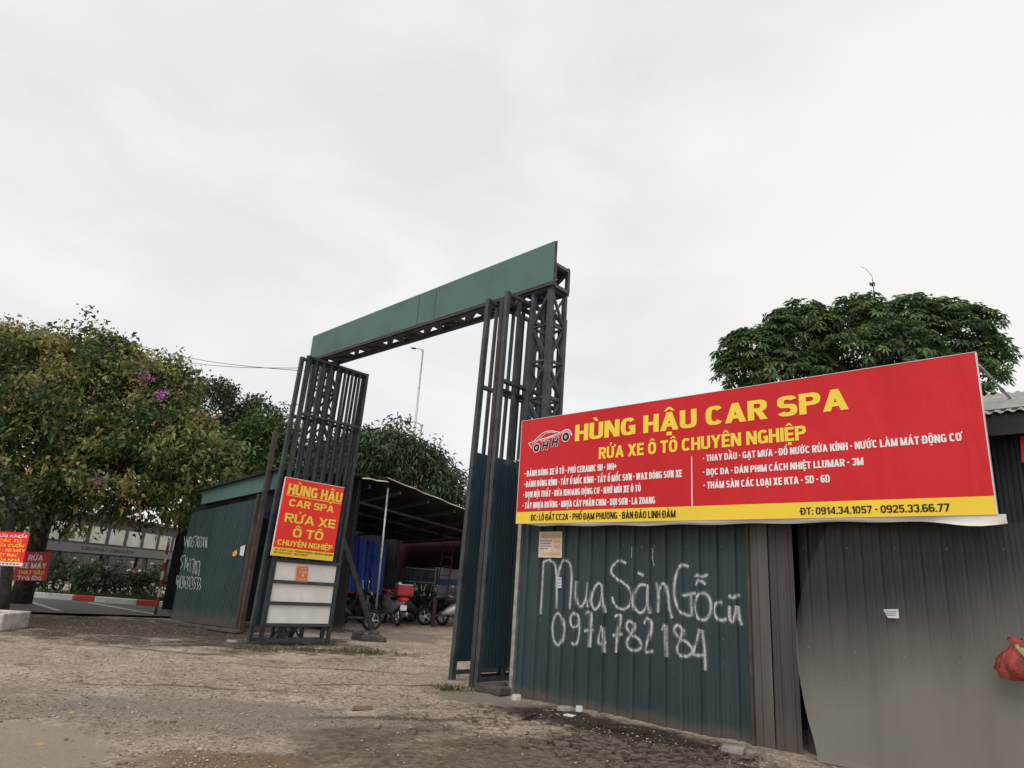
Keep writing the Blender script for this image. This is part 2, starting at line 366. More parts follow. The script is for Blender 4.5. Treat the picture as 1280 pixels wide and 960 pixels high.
M['leaf_bright'] = leaf_mat('leaf_bright', [(0, (.022, .045, .016)), (.5, (.06, .115, .028)), (1, (.19, .26, .05))])
M['leaf_mid'] = leaf_mat('leaf_mid', [(0, (.032, .056, .034)), (.6, (.088, .13, .07)), (1, (.18, .21, .11))])
M['leaf_umbrella'] = leaf_mat('leaf_umbrella', [(0, (.028, .058, .028)), (.5, (.085, .15, .062)), (.8, (.17, .25, .075)), (1, (.28, .34, .08))], .38, .38)
M['seeds'] = leaf_mat('seed_heads', [(0, (.13, .085, .04)), (.5, (.32, .24, .11)), (1, (.48, .40, .20))], .8)
M['blossom'] = leaf_mat('blossom', [(0, (.42, .12, .38)), (1, (.62, .26, .58))], .7)
M['grass'] = leaf_mat('grass_blades', [(0, (.035, .05, .014)), (.6, (.075, .10, .028)), (1, (.19, .17, .07))], .7)
M['leaf_rust'] = leaf_mat('leaf_rust', [(0, (.07, .035, .022)), (1, (.17, .09, .055))], .7)
def spray_mat():
    m, n, l, b, out = new_mat('spray_paint')
    uv = n.new('ShaderNodeTexCoord').outputs['UV']; s = sepz(n, l, uv)
    e = math_(n, l, 'ABSOLUTE', s[1]); p = pos(n)
    g = noise(n, l, 70, 5, p, .7); g2 = noise(n, l, 9, 4, p, .6)
    e2 = math_(n, l, 'ADD', e, math_(n, l, 'MULTIPLY', math_(n, l, 'SUBTRACT', g, .5), 1.1))
    a = math_(n, l, 'MULTIPLY', rng_(n, l, e2, .0, .95, .95, 0), rng_(n, l, g2, .25, .6, .45, .95))
    dv = n.new('ShaderNodeVectorMath'); dv.operation = 'DOT_PRODUCT'; dv.inputs[1].default_value = U; l.new(p, dv.inputs[0])
    fr_ = math_(n, l, 'FRACT', math_(n, l, 'DIVIDE', math_(n, l, 'SUBTRACT', 16.16, dv.outputs['Value']), .2)); q_ = math_(n, l, 'ABSOLUTE', math_(n, l, 'SUBTRACT', math_(n, l, 'ABSOLUTE', math_(n, l, 'SUBTRACT', fr_, .5)), .12))
    core = math_(n, l, 'MULTIPLY', rng_(n, l, e2, .0, .72, .93, 0), rng_(n, l, g2, .25, .6, .45, 1.))
    mist = math_(n, l, 'MULTIPLY', rng_(n, l, e2, .45, 1.05, .22, 0), rng_(n, l, g, .35, .6, 0, 1))
    a = math_(n, l, 'MULTIPLY', math_(n, l, 'MAXIMUM', core, mist), rng_(n, l, q_, .015, .05, .5, 1))      # paint misses the flanks of the ribs
    b.inputs['Base Color'].default_value = (.62, .64, .64, 1); b.inputs['Roughness'].default_value = .7
    t = n.new('ShaderNodeBsdfTransparent'); ms = n.new('ShaderNodeMixShader')
    l.new(a, ms.inputs[0]); l.new(t.outputs[0], ms.inputs[1]); l.new(b.outputs[0], ms.inputs[2]); l.new(ms.outputs[0], out.inputs[0])
    return m
M['spray'] = spray_mat()
def reflection_mat():  # car-window reflection painted as a see-through veil, denser towards the bottom
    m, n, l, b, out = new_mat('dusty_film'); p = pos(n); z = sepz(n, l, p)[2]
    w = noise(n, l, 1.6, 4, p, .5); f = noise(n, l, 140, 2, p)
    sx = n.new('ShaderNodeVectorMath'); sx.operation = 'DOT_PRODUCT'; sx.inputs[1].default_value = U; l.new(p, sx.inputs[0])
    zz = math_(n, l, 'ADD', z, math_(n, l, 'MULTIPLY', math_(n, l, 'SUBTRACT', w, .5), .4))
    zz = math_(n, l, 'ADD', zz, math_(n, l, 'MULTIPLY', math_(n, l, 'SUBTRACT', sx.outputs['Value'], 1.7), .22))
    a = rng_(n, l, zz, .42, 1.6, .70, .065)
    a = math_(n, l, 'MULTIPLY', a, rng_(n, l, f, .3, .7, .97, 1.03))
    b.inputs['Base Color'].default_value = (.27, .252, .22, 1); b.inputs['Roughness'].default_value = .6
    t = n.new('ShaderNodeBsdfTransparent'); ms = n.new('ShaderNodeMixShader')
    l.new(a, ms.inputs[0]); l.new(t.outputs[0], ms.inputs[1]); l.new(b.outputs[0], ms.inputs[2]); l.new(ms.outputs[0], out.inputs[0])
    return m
M['film'] = reflection_mat()

# ------------------------------------------------------------------ lettering: a heavy grotesque drawn here, stroke by stroke
import unicodedata
def _sup(cx, cy, rx, ry, a, e=.72):
    c, s_ = math.cos(math.radians(a)), math.sin(math.radians(a))
    return (cx+rx*math.copysign(abs(c)**e, c), cy+ry*math.copysign(abs(s_)**e, s_))
def _ring(cx, cy, rx, ry, T, H, a0=0, a1=360, n=20):
    o = [_sup(cx, cy, rx, ry, a0+(a1-a0)*k/n) for k in range(n+1)]; i = [_sup(cx, cy, max(rx-T, .01), max(ry-H, .01), a0+(a1-a0)*k/n) for k in range(n+1)]
    return [[o[k], o[k+1], i[k+1], i[k]] for k in range(n)]
def glyph(ch, T, H):
    V = lambda x, a=0., b=1.: [(x, a), (x+T, a), (x+T, b), (x, b)]
    B = lambda y, a, b: [(a, y), (b, y), (b, y+H), (a, y+H)]
    D = lambda x0, y0, x1, y1, t=None: [(x0, y0), (x0+(t or T), y0), (x1+(t or T), y1), (x1, y1)]
    w = .62; P = []; t = T*1.04
    def bowl(y0, y1, wd=None, x0=0.): wd = wd or w; m = (x0+wd)*.48; P.extend([B(y1-H, x0, m), B(y0, x0, m)]+_ring(m, (y0+y1)/2, wd-m, (y1-y0)/2, T, H, -90, 90, 12))
    if ch == 'A': w = .70; m = w/2; P = [D(0, 0, m-t/2, 1, t), D(w-t, 0, m-t/2, 1, t), B(.20, .16, w-.16)]
    elif ch == 'B': P.append(V(0)); bowl(.5-H*.45, 1, .58); bowl(0, .5+H*.45)
    elif ch in 'CG':
        P = _ring(w/2, .5, w/2, .5, T, H, 38, 322, 22)
        if ch == 'G': P += [B(.36, .34, w), V(w-T, .04, .5)]
    elif ch in 'DĐ':
        P.append(V(0)); bowl(0, 1)
        if ch == 'Đ': P.append(B(.5-H/2, -.12, .32))
    elif ch in 'EF': w = .54; P = [V(0), B(1-H, 0, w), B(.5-H/2, 0, w-.05)]+([B(0, 0, w)] if ch == 'E' else [])
    elif ch == 'H': P = [V(0), V(w-T), B(.5-H/2, 0, w)]
    elif ch == 'I': w = T; P = [V(0)]
    elif ch == 'J': w = .5; P = [V(w-T, .3, 1)]+_ring(w/2, .3, w/2, .3, T, H, 180, 360, 10)
    elif ch == 'K': w = .66; P = [V(0), D(T*.7, .42, w-t*1.15, 1, t*1.15), D(w-t*1.15, 0, T*.75, .62, t*1.15)]
    elif ch == 'L': w = .52; P = [V(0), B(0, 0, w)]
    elif ch == 'M': w = .80; m = w/2; P = [V(0), V(w-T), D(m-T*.45, 0, T*.1, 1, T*.9), D(m-T*.45, 0, w-T, 1, T*.9)]
    elif ch == 'N': w = .66; P = [V(0), V(w-T), D(w-T*1.1, 0, 0, 1, T*1.1)]
    elif ch == 'O': P = _ring(w/2, .5, w/2, .5, T, H)
    elif ch in 'PR':
        P.append(V(0)); bowl(.40, 1)
        if ch == 'R': P.append(D(w-T*1.05, 0, w*.36, .46, T*1.08))
    elif ch == 'S':
        w = .60; P = _ring(w/2, .74+H*.1, w/2, .26+H*.02-H*.12+.0, T, H, 25, 270, 14)+_ring(w/2, .27, w/2, .27, T, H, -155, 90, 14)
        P = _ring(w/2, .5+(.5-H/2)/2, w/2, (.5+H/2)/2, T, H, 20, 270, 14)+_ring(w/2, (.5+H/2)/2, w/2, (.5+H/2)/2, T, H, -160, 90, 14)
    elif ch == 'T': w = .58; P = [B(1-H, 0, w), V(w/2-T/2, 0, 1-H*.5)]
    elif ch == 'U': P = [V(0, .3, 1), V(w-T, .3, 1)]+_ring(w/2, .31, w/2, .31, T, H, 180, 360, 14)
    elif ch == 'V': w = .68; m = w/2; P = [D(m-t/2, 0, 0, 1, t), D(m-t/2, 0, w-t, 1, t)]
    elif ch == 'W': w = .96; a = w*.27; P = [D(a-t/2, 0, 0, 1, t), D(a-t/2, 0, w/2-t/2, 1, t), D(w-a-t/2, 0, w/2-t/2, 1, t), D(w-a-t/2, 0, w-t, 1, t)]
    elif ch == 'X': w = .68; P = [D(0, 0, w-t*1.1, 1, t*1.1), D(w-t*1.1, 0, 0, 1, t*1.1)]
    elif ch == 'Y': w = .66; m = w/2; P = [V(m-T/2, 0, .46), D(m-T/2, .4, 0, 1, T), D(m-T/2, .4, w-T, 1, T)]
    elif ch == 'Z': w = .58; P = [B(1-H, 0, w), B(0, 0, w), D(0, H*.6, w-t*1.15, 1-H*.6, t*1.15)]
    elif ch == '0': w = .56; P = _ring(w/2, .5, w/2, .5, T, H)
    elif ch == '1': w = .36; P = [V(w-T), D(0, .70, w-T, .98, T*.8)]
    elif ch == '2': w = .56; P = _ring(w/2, .70, w/2, .30, T, H, -30, 175, 12)+[B(0, 0, w), D(0, H*.7, w-T*1.1, .58, T*1.1)]
    elif ch == '3': w = .56; P = _ring(w/2, .5+(.5-H/2)/2, w/2, (.5+H/2)/2, T, H, -90, 165, 14)+_ring(w/2, (.5+H/2)/2, w/2, (.5+H/2)/2, T, H, -165, 90, 14)
    elif ch == '4': w = .60; P = [V(w-T*1.35), B(.2, 0, w), D(0, .2+H*.5, w-T*1.35, 1, T*.8)]
    elif ch == '5': w = .56; P = [B(1-H, .05, w-.03), V(.04, .46, 1)]+_ring(w/2, .32, w/2, .32, T, H, -160, 140, 16)
    elif ch == '6': w = .56; P = _ring(w/2, .31, w/2, .31, T, H)+[V(0, .3, .7)]+_ring(w/2, .7, w/2, .30, T, H, 25, 180, 10)
    elif ch == '7': w = .54; P = [B(1-H, 0, w), D(.1, 0, w-T*1.05, 1-H*.5, T*1.05)]
    elif ch == '8': w = .56; P = _ring(w/2, .5+(.5-H/2)/2, w/2-.01, (.5+H/2)/2, T, H)+_ring(w/2, (.5+H/2)/2, w/2, (.5+H/2)/2, T, H)
    elif ch == '9': w = .56; P = _ring(w/2, .69, w/2, .31, T, H)+[V(w-T, .3, .7)]+_ring(w/2, .3, w/2, .30, T, H, 180+25, 360, 10)
    elif ch == '-': w = .26; P = [B(.5-H*.55, 0, w)]
    elif ch == '+': w = .5; P = [B(.5-H/2, 0, w), V(w/2-T/2, .24, .76)]
    elif ch == '.': w = T; P = [V(0, 0, T*1.0)]
    elif ch == ':': w = T; P = [V(0, 0, T), V(0, .5, .5+T)]
    elif ch == 'a': w = .5; P = _ring(w/2, .36, w/2, .36, T, H)+[V(w-T, 0, .72)]
    elif ch == 'r': w = .38; P = [V(0, 0, .72)]+_ring(.26, .44, .26, .28, T, H, 60, 180, 8)
    elif ch == ' ': w = .21
    return P, w
def marks(ms, w, base, T, H):
    P = []; y = (.80 if base.islower() else 1.07); m = w/2; top = y
    above = [k for k in ms if k in '\u0302\u0306\u0301\u0300\u0309\u0303']; two = len(above) > 1
    for k in ms:
        if k == '\u0323': P.append([(m-T*.5, -.27), (m+T*.5, -.27), (m+T*.5, -.27+H), (m-T*.5, -.27+H)])
        elif k == '\u031b': P += [[(w-T*.4, .86), (w+.10, .92), (w+.15, 1.14), (w+.02, 1.14), (w+.01, 1.0), (w-T*.4, .98)]]
        elif k == '\u0302': P += [[(m-.22, y), (m-.09, y), (m+.0, y+.11), (m, y+.22), (m-.05, y+.22)], [(m+.22, y), (m+.05, y+.22), (m, y+.22), (m, y+.11), (m+.09, y)]]; top = y+.14
        elif k == '\u0306': P += [q for q in _ring(m, y+.2, .2, .18, .1, .11, 180, 360, 8)]; top = y+.16
    for k in ms:
        x = m+(.17 if two else 0); yy = top+(.05 if two else 0)
        if k == '\u0301': P.append([(x-.09, yy), (x+.04, yy), (x+.18, yy+.22), (x+.01, yy+.22)])
        elif k == '\u0300': x2 = m-(.17 if two else 0); P.append([(x2+.09, yy), (x2-.04, yy), (x2-.18, yy+.22), (x2-.01, yy+.22)])
        elif k == '\u0309': P += _ring(x+.01, yy+.17, .11, .10, .08, .075, -70, 170, 8)+[[(x-.05, yy-.0), (x+.06, yy-.0), (x+.06, yy+.09), (x-.05, yy+.09)]]
        elif k == '\u0303': P += [[(x-.20, yy+.02), (x-.09, yy+.13), (x-.09, yy+.24), (x-.20, yy+.14)], [(x-.09, yy+.13), (x+.09, yy+.04), (x+.09, yy+.16), (x-.09, yy+.24)], [(x+.09, yy+.04), (x+.20, yy+.12), (x+.20, yy+.23), (x+.09, yy+.16)]]
    return P
def layout(body, T, H):
    x = 0.; out = []; gap = .032+T*.10
    for ch in body:
        if ch == 'Đ': base, ms = 'Đ', ''
        else: d = unicodedata.normalize('NFD', ch); base, ms = d[0], d[1:]
        P, w = glyph(base, T, H)
        for p in P+(marks(ms, w, base, T, H) if ms else []): out.append([(x+a, b) for a, b in p])
        x += w+gap+(.06 if '\u031b' in ms else 0)
    return out, x-gap
class Face:
    """a flat face in the world: o = any point, ax = reading direction, ay = up, n = towards the reader"""
    def __init__(s, o, ax, ay): s.o = Vector(o); s.ax = Vector(ax).normalized(); s.ay = Vector(ay).normalized(); s.n = s.ax.cross(s.ay)
    def ab(s, x, y): p = hit(x, y, s.o, s.n)-s.o; return p.dot(s.ax), p.dot(s.ay)
    def w(s, a, b, lift=0.): return s.o+s.ax*a+s.ay*b+s.n*lift
def letter(face, body, a0, a1, b0, cap, mat, parent, lift=.003, bold=.03, shear=0.):
    """one printed line: width fitted to a0..a1, capital height cap, stems bold*7 of the capital height"""
    stem = .10+bold*2.6; T, H = stem, stem*.88
    for _ in range(4):
        polys, w = layout(body, T, H); k = (a1-a0)/w/cap; T = min(max(stem/k*(.72+.28*min(k, 1.2)), .09), .265); H = min(stem*.84, .19)
    mb = MB()
    for j, p in enumerate(polys):
        mb.add([face.w(a0+(x+shear*y)*k*cap, b0+y*cap, lift+.00025*(j % 5)) for x, y in p], [tuple(range(len(p)))])
    return mb.build('lettering', mat, parent)
def letter_px(face, body, pl, pr, ptop, mat, parent, **kw):
    a0, b0 = face.ab(*pl); a1, b1 = face.ab(*pr); _, bt = face.ab(*ptop)
    bm = (b0+b1)/2
    return letter(face, body, a0, a1, bm, bt-(b0 if abs(ptop[0]-pl[0]) < abs(ptop[0]-pr[0]) else b1), mat, parent, **kw)
def patch(face, a0, a1, b0, b1, lift, thick=0.):
    mb = MB(); c = face.w((a0+a1)/2, (b0+b1)/2, lift-thick/2)
    return mb.obox(c, face.ax*((a1-a0)/2), face.ay*((b1-b0)/2), face.n*(max(thick, .0006)/2))
def ribbon(mb, face, pts, w, lift=.004, closed=False, hf=None, uv=False, smooth=True, step=.012):
    """a painted stroke through (a,b) points lying on the face, following relief hf(a)"""
    P = [Vector((a, b)) for a, b in pts]
    if smooth and len(P) > 2:
        Q = []
        m = len(P)
        for k in range(m if closed else m-1):
            p0 = P[(k-1) % m] if closed or k > 0 else P[0]; p1 = P[k]; p2 = P[(k+1) % m]; p3 = P[(k+2) % m] if closed or k+2 < m else P[-1]
            cnt = max(2, int((p2-p1).length/step))
            for j in range(cnt):
                t = j/cnt
                Q.append(.5*((2*p1)+(-p0+p2)*t+(2*p0-5*p1+4*p2-p3)*t*t+(-p0+3*p1-3*p2+p3)*t**3))
        if not closed: Q.append(P[-1])
        else: Q.append(Q[0])
    else:
        Q = []
        PP = P+[P[0]] if closed else P
        for k in range(len(PP)-1):
            cnt = max(1, int((PP[k+1]-PP[k]).length/step))
            for j in range(cnt): Q.append(PP[k].lerp(PP[k+1], j/cnt))
        Q.append(PP[-1])
    cross = (-1, -.5, 0, .5, 1) if hf else (-1, 1)
    vs = []; uvs = []
    for k, q in enumerate(Q):
        t = (Q[min(k+1, len(Q)-1)]-Q[max(k-1, 0)])
        t = t.normalized() if t.length > 1e-9 else Vector((1, 0)); nn = Vector((-t.y, t.x))
        for c in cross:
            r = q+nn*(c*w/2); vs.append(face.w(r.x, r.y, lift+(hf(r.x) if hf else 0))); uvs.append((0, c))
    n = len(cross)
    fs = [(k*n+j, (k+1)*n+j, (k+1)*n+j+1, k*n+j+1) for k in range(len(Q)-1) for j in range(n-1)]
    if uv: mb.uv = (mb.uv or [])+uvs
    mb.add(vs, fs)
def arc(cx, cy, rx, ry, a0=0, a1=360, n=14): return [(cx+rx*math.cos(math.radians(a0+(a1-a0)*k/n)), cy+ry*math.sin(math.radians(a0+(a1-a0)*k/n))) for k in range(n+1)]

# ------------------------------------------------------------------ corrugated sheet
def rib(t, period=.2, depth=.028):
    """height of the sheet's profile at distance t: one tall narrow rib and two low stiffeners per period"""
    x = (t/period) % 1.0
    def trap(c, top, base): d = abs(x-c); return 0 if d > base else 1 if d < top else (base-d)/(base-top)
    return depth*max(trap(.5, .08, .14), .22*trap(.12, .02, .06), .22*trap(.88, .02, .06))
RK = [0, .06, .10, .14, .18, .36, .42, .58, .64, .82, .86, .90, .94]
def corr(A, B, z0a, z0b, z1a, z1b, nrm, period=.2, depth=.028, mb=None):
    A, B = Vector(A), Vector(B); L = (B-A).length; d = (B-A)/L
    ts = sorted({0., L} | {k*period+f*period for k in range(int(L/period)+1) for f in RK if 0 < k*period+f*period < L})
    mb = mb or MB(); vs = []; rows = 5
    for t in ts:
        for r in range(rows):
            f = r/(rows-1); k = t/L
            zz = (z0a+(z0b-z0a)*k)*(1-f)+(z1a+(z1b-z1a)*k)*f
            vs.append(A+d*t+nrm*rib(t, period, depth)+Z*zz)
    fs = [(i*rows+r, (i+1)*rows+r, (i+1)*rows+r+1, i*rows+r+1) for i in range(len(ts)-1) for r in range(rows-1)]
    return mb.add(vs, fs)

# ================================================================== ground, road, kerb
def nz2(x, y, seed, sc):
    r = np.random.default_rng(seed); G = r.random((64, 64))
    xs, ys = x*sc, y*sc; xi, yi = np.floor(xs).astype(int), np.floor(ys).astype(int); fx, fy = xs-xi, ys-yi
    fx = fx*fx*(3-2*fx); fy = fy*fy*(3-2*fy)
    g = lambda a, b: G[a % 64, b % 64]
    return (g(xi, yi)*(1-fx)+g(xi+1, yi)*fx)*(1-fy)+(g(xi, yi+1)*(1-fx)+g(xi+1, yi+1)*fx)*fy
def gz(x, y):
    x = np.asarray(x, float); y = np.asarray(y, float)
    return (nz2(x, y, 1, .6)-.5)*.05+(nz2(x, y, 2, 1.7)-.5)*.03+(nz2(x, y, 3, 5)-.5)*.022+(nz2(x, y, 4, 11)-.5)*.012-.012
def make_ground():
    x = np.concatenate([[-400, -120, -60, -35], np.linspace(-24, 12, 300), [25, 60, 150, 400]])
    y = np.concatenate([[-100, -20, 0, 2.5], np.linspace(3.6, 24, 280), [27, 32, 40, 60, 100, 200, 600]])
    X, Y = np.meshgrid(x, y, indexing='ij')
    near = np.clip((24-Y)/2, 0, 1)*np.clip((X+24)/2, 0, 1)*np.clip((12-X)/2, 0, 1)*np.clip((Y-3)/.5, 0, 1)
    Zz = gz(X, Y)*near-.01
    onroad = (Y > 16.6) & (X < -7.3) & (X > -60); Zz = np.where(onroad, np.minimum(Zz, -.03)-.02, Zz)
    v = np.stack([X, Y, Zz], -1).reshape(-1, 3); nx, ny = len(x), len(y)
    f = [(i*ny+j, (i+1)*ny+j, (i+1)*ny+j+1, i*ny+j+1) for i in range(nx-1) for j in range(ny-1)]
    mb = MB(); mb.v = [tuple(p) for p in v]; mb.f = f
    struct(mb.build('ground', M['ground'], smooth=True))
make_ground()
def kerb_y(x): return 22.9-.13*(x+13)
def road_near(x): return 17.25+.62*(x+10.95) if x > -10.95 else 17.25-.06*(x+10.95)
mb = MB(); xs = [-60, -40, -25, -18, -14, -12.5, -11.5, -10.95, -10.3, -9.6, -9, -8.4, -7.8]
vs = []
for x in xs: vs += [(x, road_near(x)+random.uniform(-.1, .1), .0), (x, kerb_y(x), .004)]
mb.add(vs, [(2*k, 2*k+2, 2*k+3, 2*k+1) for k in range(len(xs)-1)]); struct(mb.build('road', M['asphalt']))
# tapering dirt shoulder hides the tarmac's raw edge
mb = MB()
for k, ((x1, y1), (x2, y2), w) in enumerate([((-13.1, 20.6), (-10.8, 18.1), .16), ((-12.46, 22.3), (-8.9, 19.1), .16), ((-22, 22.6), (-15, 20.9), .14)]):
    d = Vector((x2-x1, y2-y1, 0)).normalized(); p = Vector((-d.y, d.x, 0))*w/2
    a, b_ = Vector((x1, y1, .009)), Vector((x2, y2, .009)); mb.quad(a-p, b_-p, b_+p, a+p)
struct(mb.build('road_markings', M['marking']))
kw, kr = MB(), MB(); x = -30.0; k = 0
while x < -7.7:
    Lk = 1.45 if k % 2 == 0 else .72
    x2 = min(x+Lk, -7.7); a = Vector((x+.008, kerb_y(x), .07)); b_ = Vector((x2-.008, kerb_y(x2), .07))
    (kw if k % 2 == 0 else kr).bar(a+Vector((0, .1, 0)), b_+Vector((0, .1, 0)), .2, .17, side=(0, 0, 1)); x = x2; k += 1
struct(kw.build('kerb', M['kerb_white'], bevel=.02)); struct(kr.build('kerb', M['kerb_red'], bevel=.02))
mb = MB(); mb.quad((-60, kerb_y(-60)+.2, .1), (-7.7, kerb_y(-7.7)+.2, .1), (-7.7, 27, .1), (-60, 33, .1)); struct(mb.build('verge', plain('verge_soil', (.075, .07, .045), .95, 0, .4, 4, .5)))

# gravel: a loose layer of small stones, nobody could count it
def gravel():
    n = 26000
    # denser near the camera
    y = 4.5+(rng.random(n)**1.9)*12; half = y*.85; x = -y*.80+rng.random(n)*(y*.80+y*.42)
    dk = (((x-.1)/1.9)**2+((y-6.0)/1.1)**2) < 1
    keep = (~dk | (rng.random(n) < .12)) & (nz2(x, y, 11, .8)+.35*nz2(x, y, 12, 3) > .42)
    s_ = x*U.x+y*U.y; q_ = x*I.x+y*I.y
    keep &= ~((q_ > 6.45) & (s_ < 6.4))
    keep &= ~((((x+3.55)/1.0)**2+((y-5.25)/.9)**2) < 1) | (rng.random(n) < .06)
    x, y = x[keep], y[keep]; n = len(x)
    r = (.005+.011*rng.random(n)**3)*(1+1.6*(rng.random(n) < .012)*rng.random(n)); z = gz(x, y)-.01+r*.25
    o = np.array([[1, 0, 0], [0, 1, 0], [-1, 0, 0], [0, -1, 0], [0, 0, .7], [0, 0, -.7]], float)
    a = rng.random(n)*6.28; ca, sa = np.cos(a), np.sin(a)
    V = o[None]*(r[:, None, None])*(1+.5*(rng.random((n, 6, 1))-.5))
    V = V*np.stack([1+.6*rng.random(n), np.ones(n), .6+.5*rng.random(n)], -1)[:, None, :]
    X = V[..., 0]*ca[:, None]-V[..., 1]*sa[:, None]; Y = V[..., 0]*sa[:, None]+V[..., 1]*ca[:, None]
    V = np.stack([X+x[:, None], Y+y[:, None], V[..., 2]+z[:, None]], -1).reshape(-1, 3)
    F = np.array([[0, 1, 4], [1, 2, 4], [2, 3, 4], [3, 0, 4], [1, 0, 5], [2, 1, 5], [3, 2, 5], [0, 3, 5]])
    F = (F[None]+(np.arange(n)*6)[:, None, None]).reshape(-1, 3)
    o_ = np_mesh('gravel', V, F, M['stones'], tone=np.repeat(rng.random(n), 6)); o_['kind'] = 'stuff'
def np_mesh(name, V, F, mat, parent=None, tone=None, off=(0, 0, 0)):
    m = bpy.data.meshes.new(name); V = np.asarray(V, np.float32)-np.asarray(off, np.float32); k = F.shape[1]
    m.vertices.add(len(V)); m.vertices.foreach_set('co', V.ravel())
    m.loops.add(F.size); m.loops.foreach_set('vertex_index', F.astype(np.int32).ravel())
    m.polygons.add(len(F)); m.polygons.foreach_set('loop_start', np.arange(0, F.size, k, dtype=np.int32)); m.polygons.foreach_set('loop_total', np.full(len(F), k, np.int32))
    m.update(calc_edges=True)
    if tone is not None:
        a = m.attributes.new('tone', 'FLOAT', 'POINT'); a.data.foreach_set('value', np.asarray(tone, np.float32))
    m.materials.append(mat); o = bpy.data.objects.new(name, m); COL.objects.link(o)
    if parent is not None: o.parent = parent
    return o
gravel()
def leaf_litter():
    r = np.random.default_rng(61); n = 1500
    x = np.concatenate([r.normal(-8, 2.6, 700), r.uniform(-5, 2, 500), r.normal(-4.4, .9, 300)]); y = np.concatenate([r.normal(14.2, 1.3, 700), r.uniform(4.8, 10.5, 500), r.normal(13.1, .5, 300)])
    k = (y > 4.5) & (y < 17) & ((x*I.x+y*I.y) < 6.55); x, y = x[k], y[k]; n = len(x); z = gz(x, y)+.002
    a = r.random(n)*6.28; L = .02+.045*r.random(n)**2; tw = r.random(n) < .25; Wd = np.where(tw, .005, L*.55); L = np.where(tw, L*2.6, L)
    d = np.stack([np.cos(a), np.sin(a), .15*r.random(n)], -1); sd_ = np.stack([-np.sin(a), np.cos(a), .2*(r.random(n)-.5)], -1); B = np.stack([x, y, z], -1)
    V = np.stack([B, B+d*L[:, None]*.5+sd_*Wd[:, None]/2, B+d*L[:, None], B+d*L[:, None]*.5-sd_*Wd[:, None]/2], 1).reshape(-1, 3); V[:, 2] += np.tile([0, .004, 0, .004], n)
    F = np.arange(4*n).reshape(-1, 4)
    m, nn, l, b, _ = new_mat('dead_leaves'); at_ = nn.new('ShaderNodeAttribute'); at_.attribute_name = 'tone'; rp = nn.new('ShaderNodeValToRGB'); rp.color_ramp.elements[0].color = (.05, .035, .022, 1); rp.color_ramp.elements[1].color = (.40, .30, .17, 1)
    l.new(at_.outputs['Fac'], rp.inputs[0]); l.new(rp.outputs[0], b.inputs['Base Color']); b.inputs['Roughness'].default_value = .85
    o = np_mesh('leaf_litter', V, F, m, tone=np.repeat(r.random(n)**1.4, 4)); o['kind'] = 'stuff'
leaf_litter()

# ================================================================== foliage
def unit(v): return v/np.maximum(np.linalg.norm(v, axis=-1, keepdims=True), 1e-9)
def leaves(base, dirn, up, length, width, fold=.18, droop=0.):
    """kite shaped leaves (two folded triangles each)"""
    n = len(base); side = unit(np.cross(dirn, up)); nrm = unit(np.cross(side, dirn))
    L = length[:, None]; Wd = width[:, None]
    tip = base+dirn*L-np.array([0, 0, 1])*L*droop; mid = base+dirn*L*.45
    a = mid+side*Wd/2+nrm*Wd*fold; b = mid-side*Wd/2+nrm*Wd*fold
    V = np.stack([base, a, tip, b], 1).reshape(-1, 3)
    F = (np.array([[0, 1, 2], [0, 2, 3]])[None]+(np.arange(n)*4)[:, None, None]).reshape(-1, 3)
    return V, F
def clump_points(blobs, n, r, lo=.72, below=.35, bumpy=1.):
    """points on the skin of a union of ellipsoids"""
    vol = np.array([b[1][0]*b[1][2] for b in blobs]); out = []; nrm = []; C = np.array([b[0] for b in blobs]); RR = np.array([b[1] for b in blobs])
    while len(out) < n:
        k = r.choice(len(blobs), p=vol/vol.sum()); d = unit(r.normal(size=3))
        if d[2] < -below and r.random() < .7: d[2] = -d[2]
        lump = 1+bumpy*(.16*math.sin(d[0]*5.1+k)+.12*math.sin(d[2]*7.3+d[1]*4.4+2*k))
        p = C[k]+RR[k]*d*(lo+(1-lo)*r.random()**.6)*lump
        ins = (((p-C)/RR)**2).sum(1); ins[k] = 9
        if ins.min() < .45: continue
        out.append(p); nrm.append(unit(d/RR[k]))
    return np.array(out), np.array(nrm)
def crown(name, mat, parent, blobs, clumps, per, ll, lw, spread, seed, droop=.15, tone=(.45, .2), up_bias=.45, lo=.7, tilt=.55):
    r = np.random.default_rng(seed); P, Nn = clump_points(blobs, clumps, r, lo)
    ct = r.normal(tone[0], tone[1], clumps); k_ = r.random(clumps) < .07; P[k_] += Nn[k_]*(spread*2.2*r.random((k_.sum(), 1)))+np.array([0, 0, spread*.5])
    B = np.repeat(P, per, 0)+r.normal(size=(clumps*per, 3))*spread*np.array([1, 1, .7])
    D = unit(np.repeat(Nn, per, 0)*tilt+r.normal(size=(clumps*per, 3))*.75+np.array([0, 0, -droop]))
    Up = unit(np.array([0, 0, 1])*up_bias+r.normal(size=D.shape)*.5)
    L = ll*(.65+.7*r.random(len(B))); Wd = lw*(.7+.6*r.random(len(B)))
    V, F = leaves(B, D, Up, L, Wd, droop=droop)
    t = np.repeat(np.clip(np.repeat(ct, per)+r.normal(0, .1, len(B)), 0, 1), 4)
    return np_mesh(name, V, F, mat, parent, t, off=parent.location)
